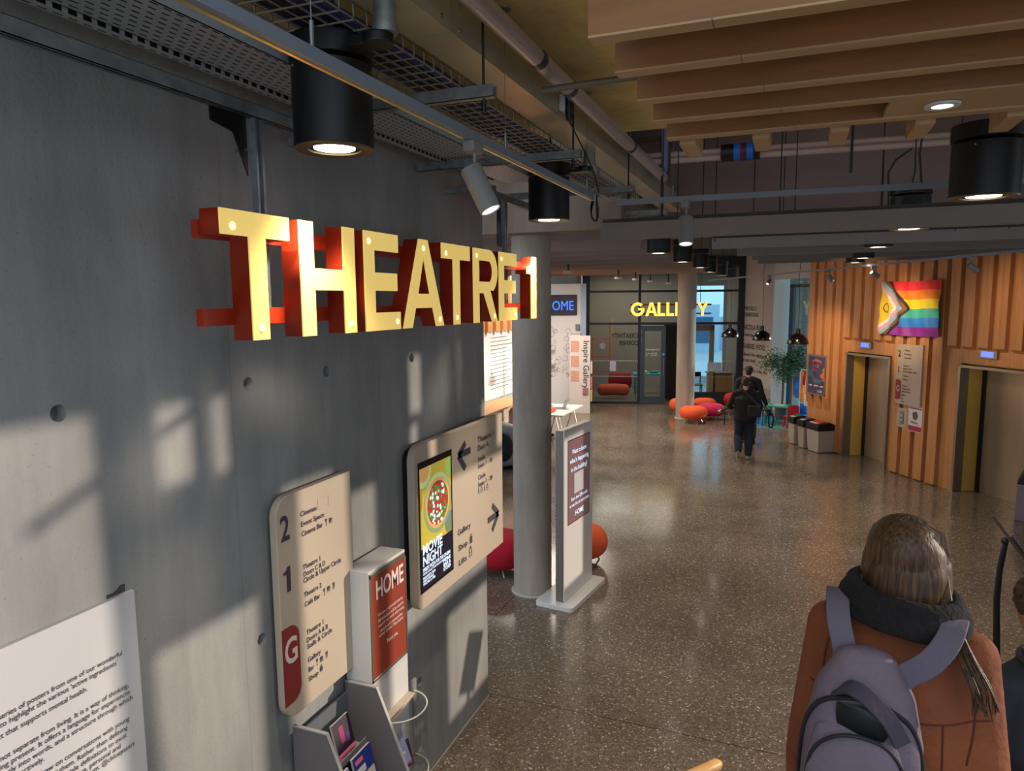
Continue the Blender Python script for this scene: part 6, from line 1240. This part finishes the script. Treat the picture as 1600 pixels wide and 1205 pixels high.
# ================================================================ information room on the left
def part(name, mb, m_, par, **k): return obj(name, mb, m_, par, **k)
t = thing('information_counter', 'pale wooden counter glimpsed between the wall end and near column', 'counter', (-3.9, 15.2, 0))
part('worktop', MB().box((-4.3, 13.2, .96), (-3.6, 16.2, 1.0)), WOODP, t, bevel=.005); part('front', MB().box((-3.78, 13.3, 0), (-3.7, 16.1, .96)), mat('counter_front', C(206, 190, 172), .6), t, smooth=0)
for k, c_ in enumerate((C(222, 150, 130), C(236, 226, 214), C(222, 140, 110))): tag(obj('brochure_stack', MB().box((-4.2+.0*k, 13.75+.13*k, 1.0), (-4.0, 13.86+.13*k, 1.22)), mat('stack_%d' % k, c_, .6), bevel=.003), ('salmon', 'cream', 'coral')[k]+' upright brochures on the information counter', 'brochures', 'brochures on the counter')
tag(obj('red_box', MB().box((-3.6, 15.2, .70), (-3.3, 15.5, .92)).box((-3.55, 15.25, 0), (-3.35, 15.45, .70)), mat('red_box', C(226, 80, 50), .5), bevel=.01), 'orange-red box at the end of the information counter', 'box')
t = thing('text_panel', 'tall white panel with fine printed text behind the counter', 'panel', (-4.7, 17, 1))
part('panel', MB().box((-4.74, 15.9, .9), (-4.70, 19.2, 2.62)), mat('panel_white', C(236, 230, 226), .6), t, smooth=0)
for k in range(14): part('text_line', MB().box((-4.698, 16.3, 2.45-k*.10), (-4.695, 17.4+.5*((k*7) % 5)/5, 2.47-k*.10)), mat('text_grey', C(150, 144, 140), .7), t, smooth=0)
fb2 = MB()
for k in range(22): fb2.box((-4.72, 14.2+k*.25, 2.62), (-4.60 if k % 2 else -4.66, 14.2+k*.25+.17, 4.5))
struct('trim_4', fb2, WOODW, smooth=0)
cb = onz(787, 730, 0); t = thing('armchair', 'grey and black lounge chair behind the direction sign', 'armchair', cb)
part('shell', MB().loft([cb+Z*.25, cb+Z*.5, cb+Z*.78+X*.02], [(.36, .30), (.38, .34), (.30, .2)], X, 24), mat('shell_grey', C(150, 156, 166), .6), t); part('seat_pad', MB().ball(cb+Vec((.1, -.28, .48)), (.22, .14, .3), 20, 12), mat('pad_black', C(34, 34, 36), .8), t); part('foot', MB().lathe([(.25, 0), (.25, .02), (.04, .05), (.04, .3), (0, .3)], cb, 20), BLACK, t)
t = thing('work_table', 'white table with laptop and orange box beyond the near column', 'table', (-3.0, 16.2, 0))
part('top', MB().box((-3.35, 15.35, .72), (-2.5, 17.1, .75)), WHITE, t, bevel=.004)
for y in (15.5, 16.95): part('trestle_leg', MB().tube([(-2.55, y, 0), (-2.72, y-.0, .72), (-2.95, y, 0)], .018, 8), STEELF, t); part('trestle_leg', MB().tube([(-3.0, y, 0), (-3.15, y, .72), (-3.32, y, 0)], .018, 8), STEELF, t)
part('modesty_panel', MB().box((-3.33, 15.6, .1), (-3.31, 16.9, .7)), WHITE, t, smooth=0)
lp = thing('laptop', 'open grey laptop on the white table', 'laptop', (-2.85, 16.4, .75)); part('keyboard_base', MB().box((-3.02, 16.2, .75), (-2.78, 16.52, .765)), STEELF, lp, smooth=0); part('screen', MB().obox((-2.78, 16.2, .765), Y, Vec((.35, 0, .94)), Vec((.94, 0, -.35)), (0, 0, 0), (.32, .24, .01)), mat('laptop_grey', C(120, 124, 134), .4), lp, smooth=0)
tag(obj('storage_box', MB().box((-3.15, 15.6, .75), (-2.85, 15.95, .85)), ORG, bevel=.01), 'flat orange box on the white table', 'box')
tag(obj('paper_sheet', MB().box((-2.75, 15.9, .75), (-2.6, 16.1, .753)), PW, smooth=0), 'white sheet on the white table beside the laptop', 'paper')
bk = thing('display_shelf', 'white book display with Inspire Gallery written down its side', 'shelf', (-3.45, 20.3, 0)); bo2 = Vec((-3.50, 20.3, 0)); bu = Vec((.97, .24, 0)).normalized(); bn = bu.cross(Z)
part('end_panel', MB().obox(bo2, bu, Z, bn, (0, 0, -.04), (.30, 2.34, 0)), mat('shelf_white', C(220, 212, 206), .6), bk, smooth=0)
text('shelf_lettering', 'Inspire Gallery', bk, bo2+bu*.10+Z*2.2+bn*.003, -Z, bu, .245, BINK, bold=.01)
part('logo_tab', MB().obox(bo2, bu, Z, bn, (.08, .58, .001), (.24, .78, .05)), mat('logo_tab', C(170, 110, 110), .5), bk, bevel=.01)
part('shelving', MB().obox(bo2, bu, Z, bn, (-.32, 0, -.9), (0, 2.36, -.04)), mat('shelf_white', C(220, 212, 206), .6), bk, smooth=0)
for k in range(3): part('book_window', MB().obox(bo2, bu, Z, bn, (-.28, .95+k*.45, -.04), (-.03, 1.28+k*.45, -.035)), mat('books_pink', C(216, 160, 140), .6, noise=(30, .5), stretch=(6, 1, 1)), bk, smooth=0)
for k, (z, c_) in enumerate(((1.2, C(226, 226, 226)), (.75, C(226, 120, 130)), (.35, C(200, 214, 120)))): tag(obj('leaflet', MB().obox(bo2, bu, Z, bn, (.31, z, -.3), (.36, z+.35, -.05)), mat('leaf_%d' % k, c_, .6), smooth=0), ('white', 'pink', 'lime')[k]+' leaflet sticking out right of the Inspire Gallery shelf', 'leaflet', 'leaflets beside the display shelf')
# neon HOME sign
t = thing('neon_sign', 'dark panel with blue neon HOME lettering on the white wall', 'sign', HO+HU*.7+Z*2.95)
part('panel', MB().obox(HO, HU, Z, HN, (-.02, 2.92, .02), (1.04, 3.56, .07)), mat('neon_back', C(16, 18, 46), .5), t, bevel=.01)
NE = mat('neon_blue', C(20, 80, 255), .4, emit=2.2, ecol=(.01, .16, 1, 1))
nt_ = text('neon_lettering', 'HOME', t, HO+HU*(.02)+Z*3.08+HN*.08, HU, Z, .42, NE, bold=-.005, xs=.78)
dd = MB(); rnd = random.Random(4)
for k in range(36):
    c = HO+HU*rnd.uniform(.05, .85)+Z*rnd.uniform(.9, 2.5)+HN*.004; r_ = rnd.uniform(.04, .09); a0 = rnd.uniform(0, 6.28); pts = [c+HU*(r_*math.cos(a0+i*.9)*(1 if k % 3 else (1 if i % 2 else .4)))+Z*(r_*math.sin(a0+i*.9)) for i in range(7)]
    dd.tube(pts, .004, 5)
o = obj('wall_doodles', dd, BINK, bpy.data.objects['wall_home']); o['kind'] = 'stuff'
t = thing('wall_shelf', 'small white wall shelf with a blue cup on the doodled wall', 'shelf', HO+HU*.2+HN*.1+Z*1.8)
for z in (1.38, 1.84): part('board', MB().obox(HO, HU, Z, HN, (-.3, z, .0), (.36, z+.03, .25)), WHITE, t, smooth=0)
tag(obj('cup', MB().lathe([(.05, 0), (.07, .2), (.06, .2), (.045, .02), (0, .02)], HO+HU*.12+HN*.12+Z*1.872, 16), mat('cup_blue', C(60, 90, 150), .4)), 'blue cup on the small white wall shelf', 'cup')
tag(obj('thermostat', MB().obox(HO, HU, Z, HN, (1.0, 2.44, .02), (1.14, 2.64, .07)), PALEG, bevel=.02), 'small grey control box on the pale blue pillar', 'control box')
# lights inside the side rooms and the hall
lamp('room_light', 'AREA', (-3.4, 17.2, 4.05), 270, (1, .86, .74), None, (-3.4, 17.2, 0), size=2.4, sy=4.0)
lamp('room_light', 'AREA', (GO+GU*1.5-GN*2.5+Z*4.4), 120, (1, .85, .7), None, (GO+GU*1.5-GN*2.5), size=3)
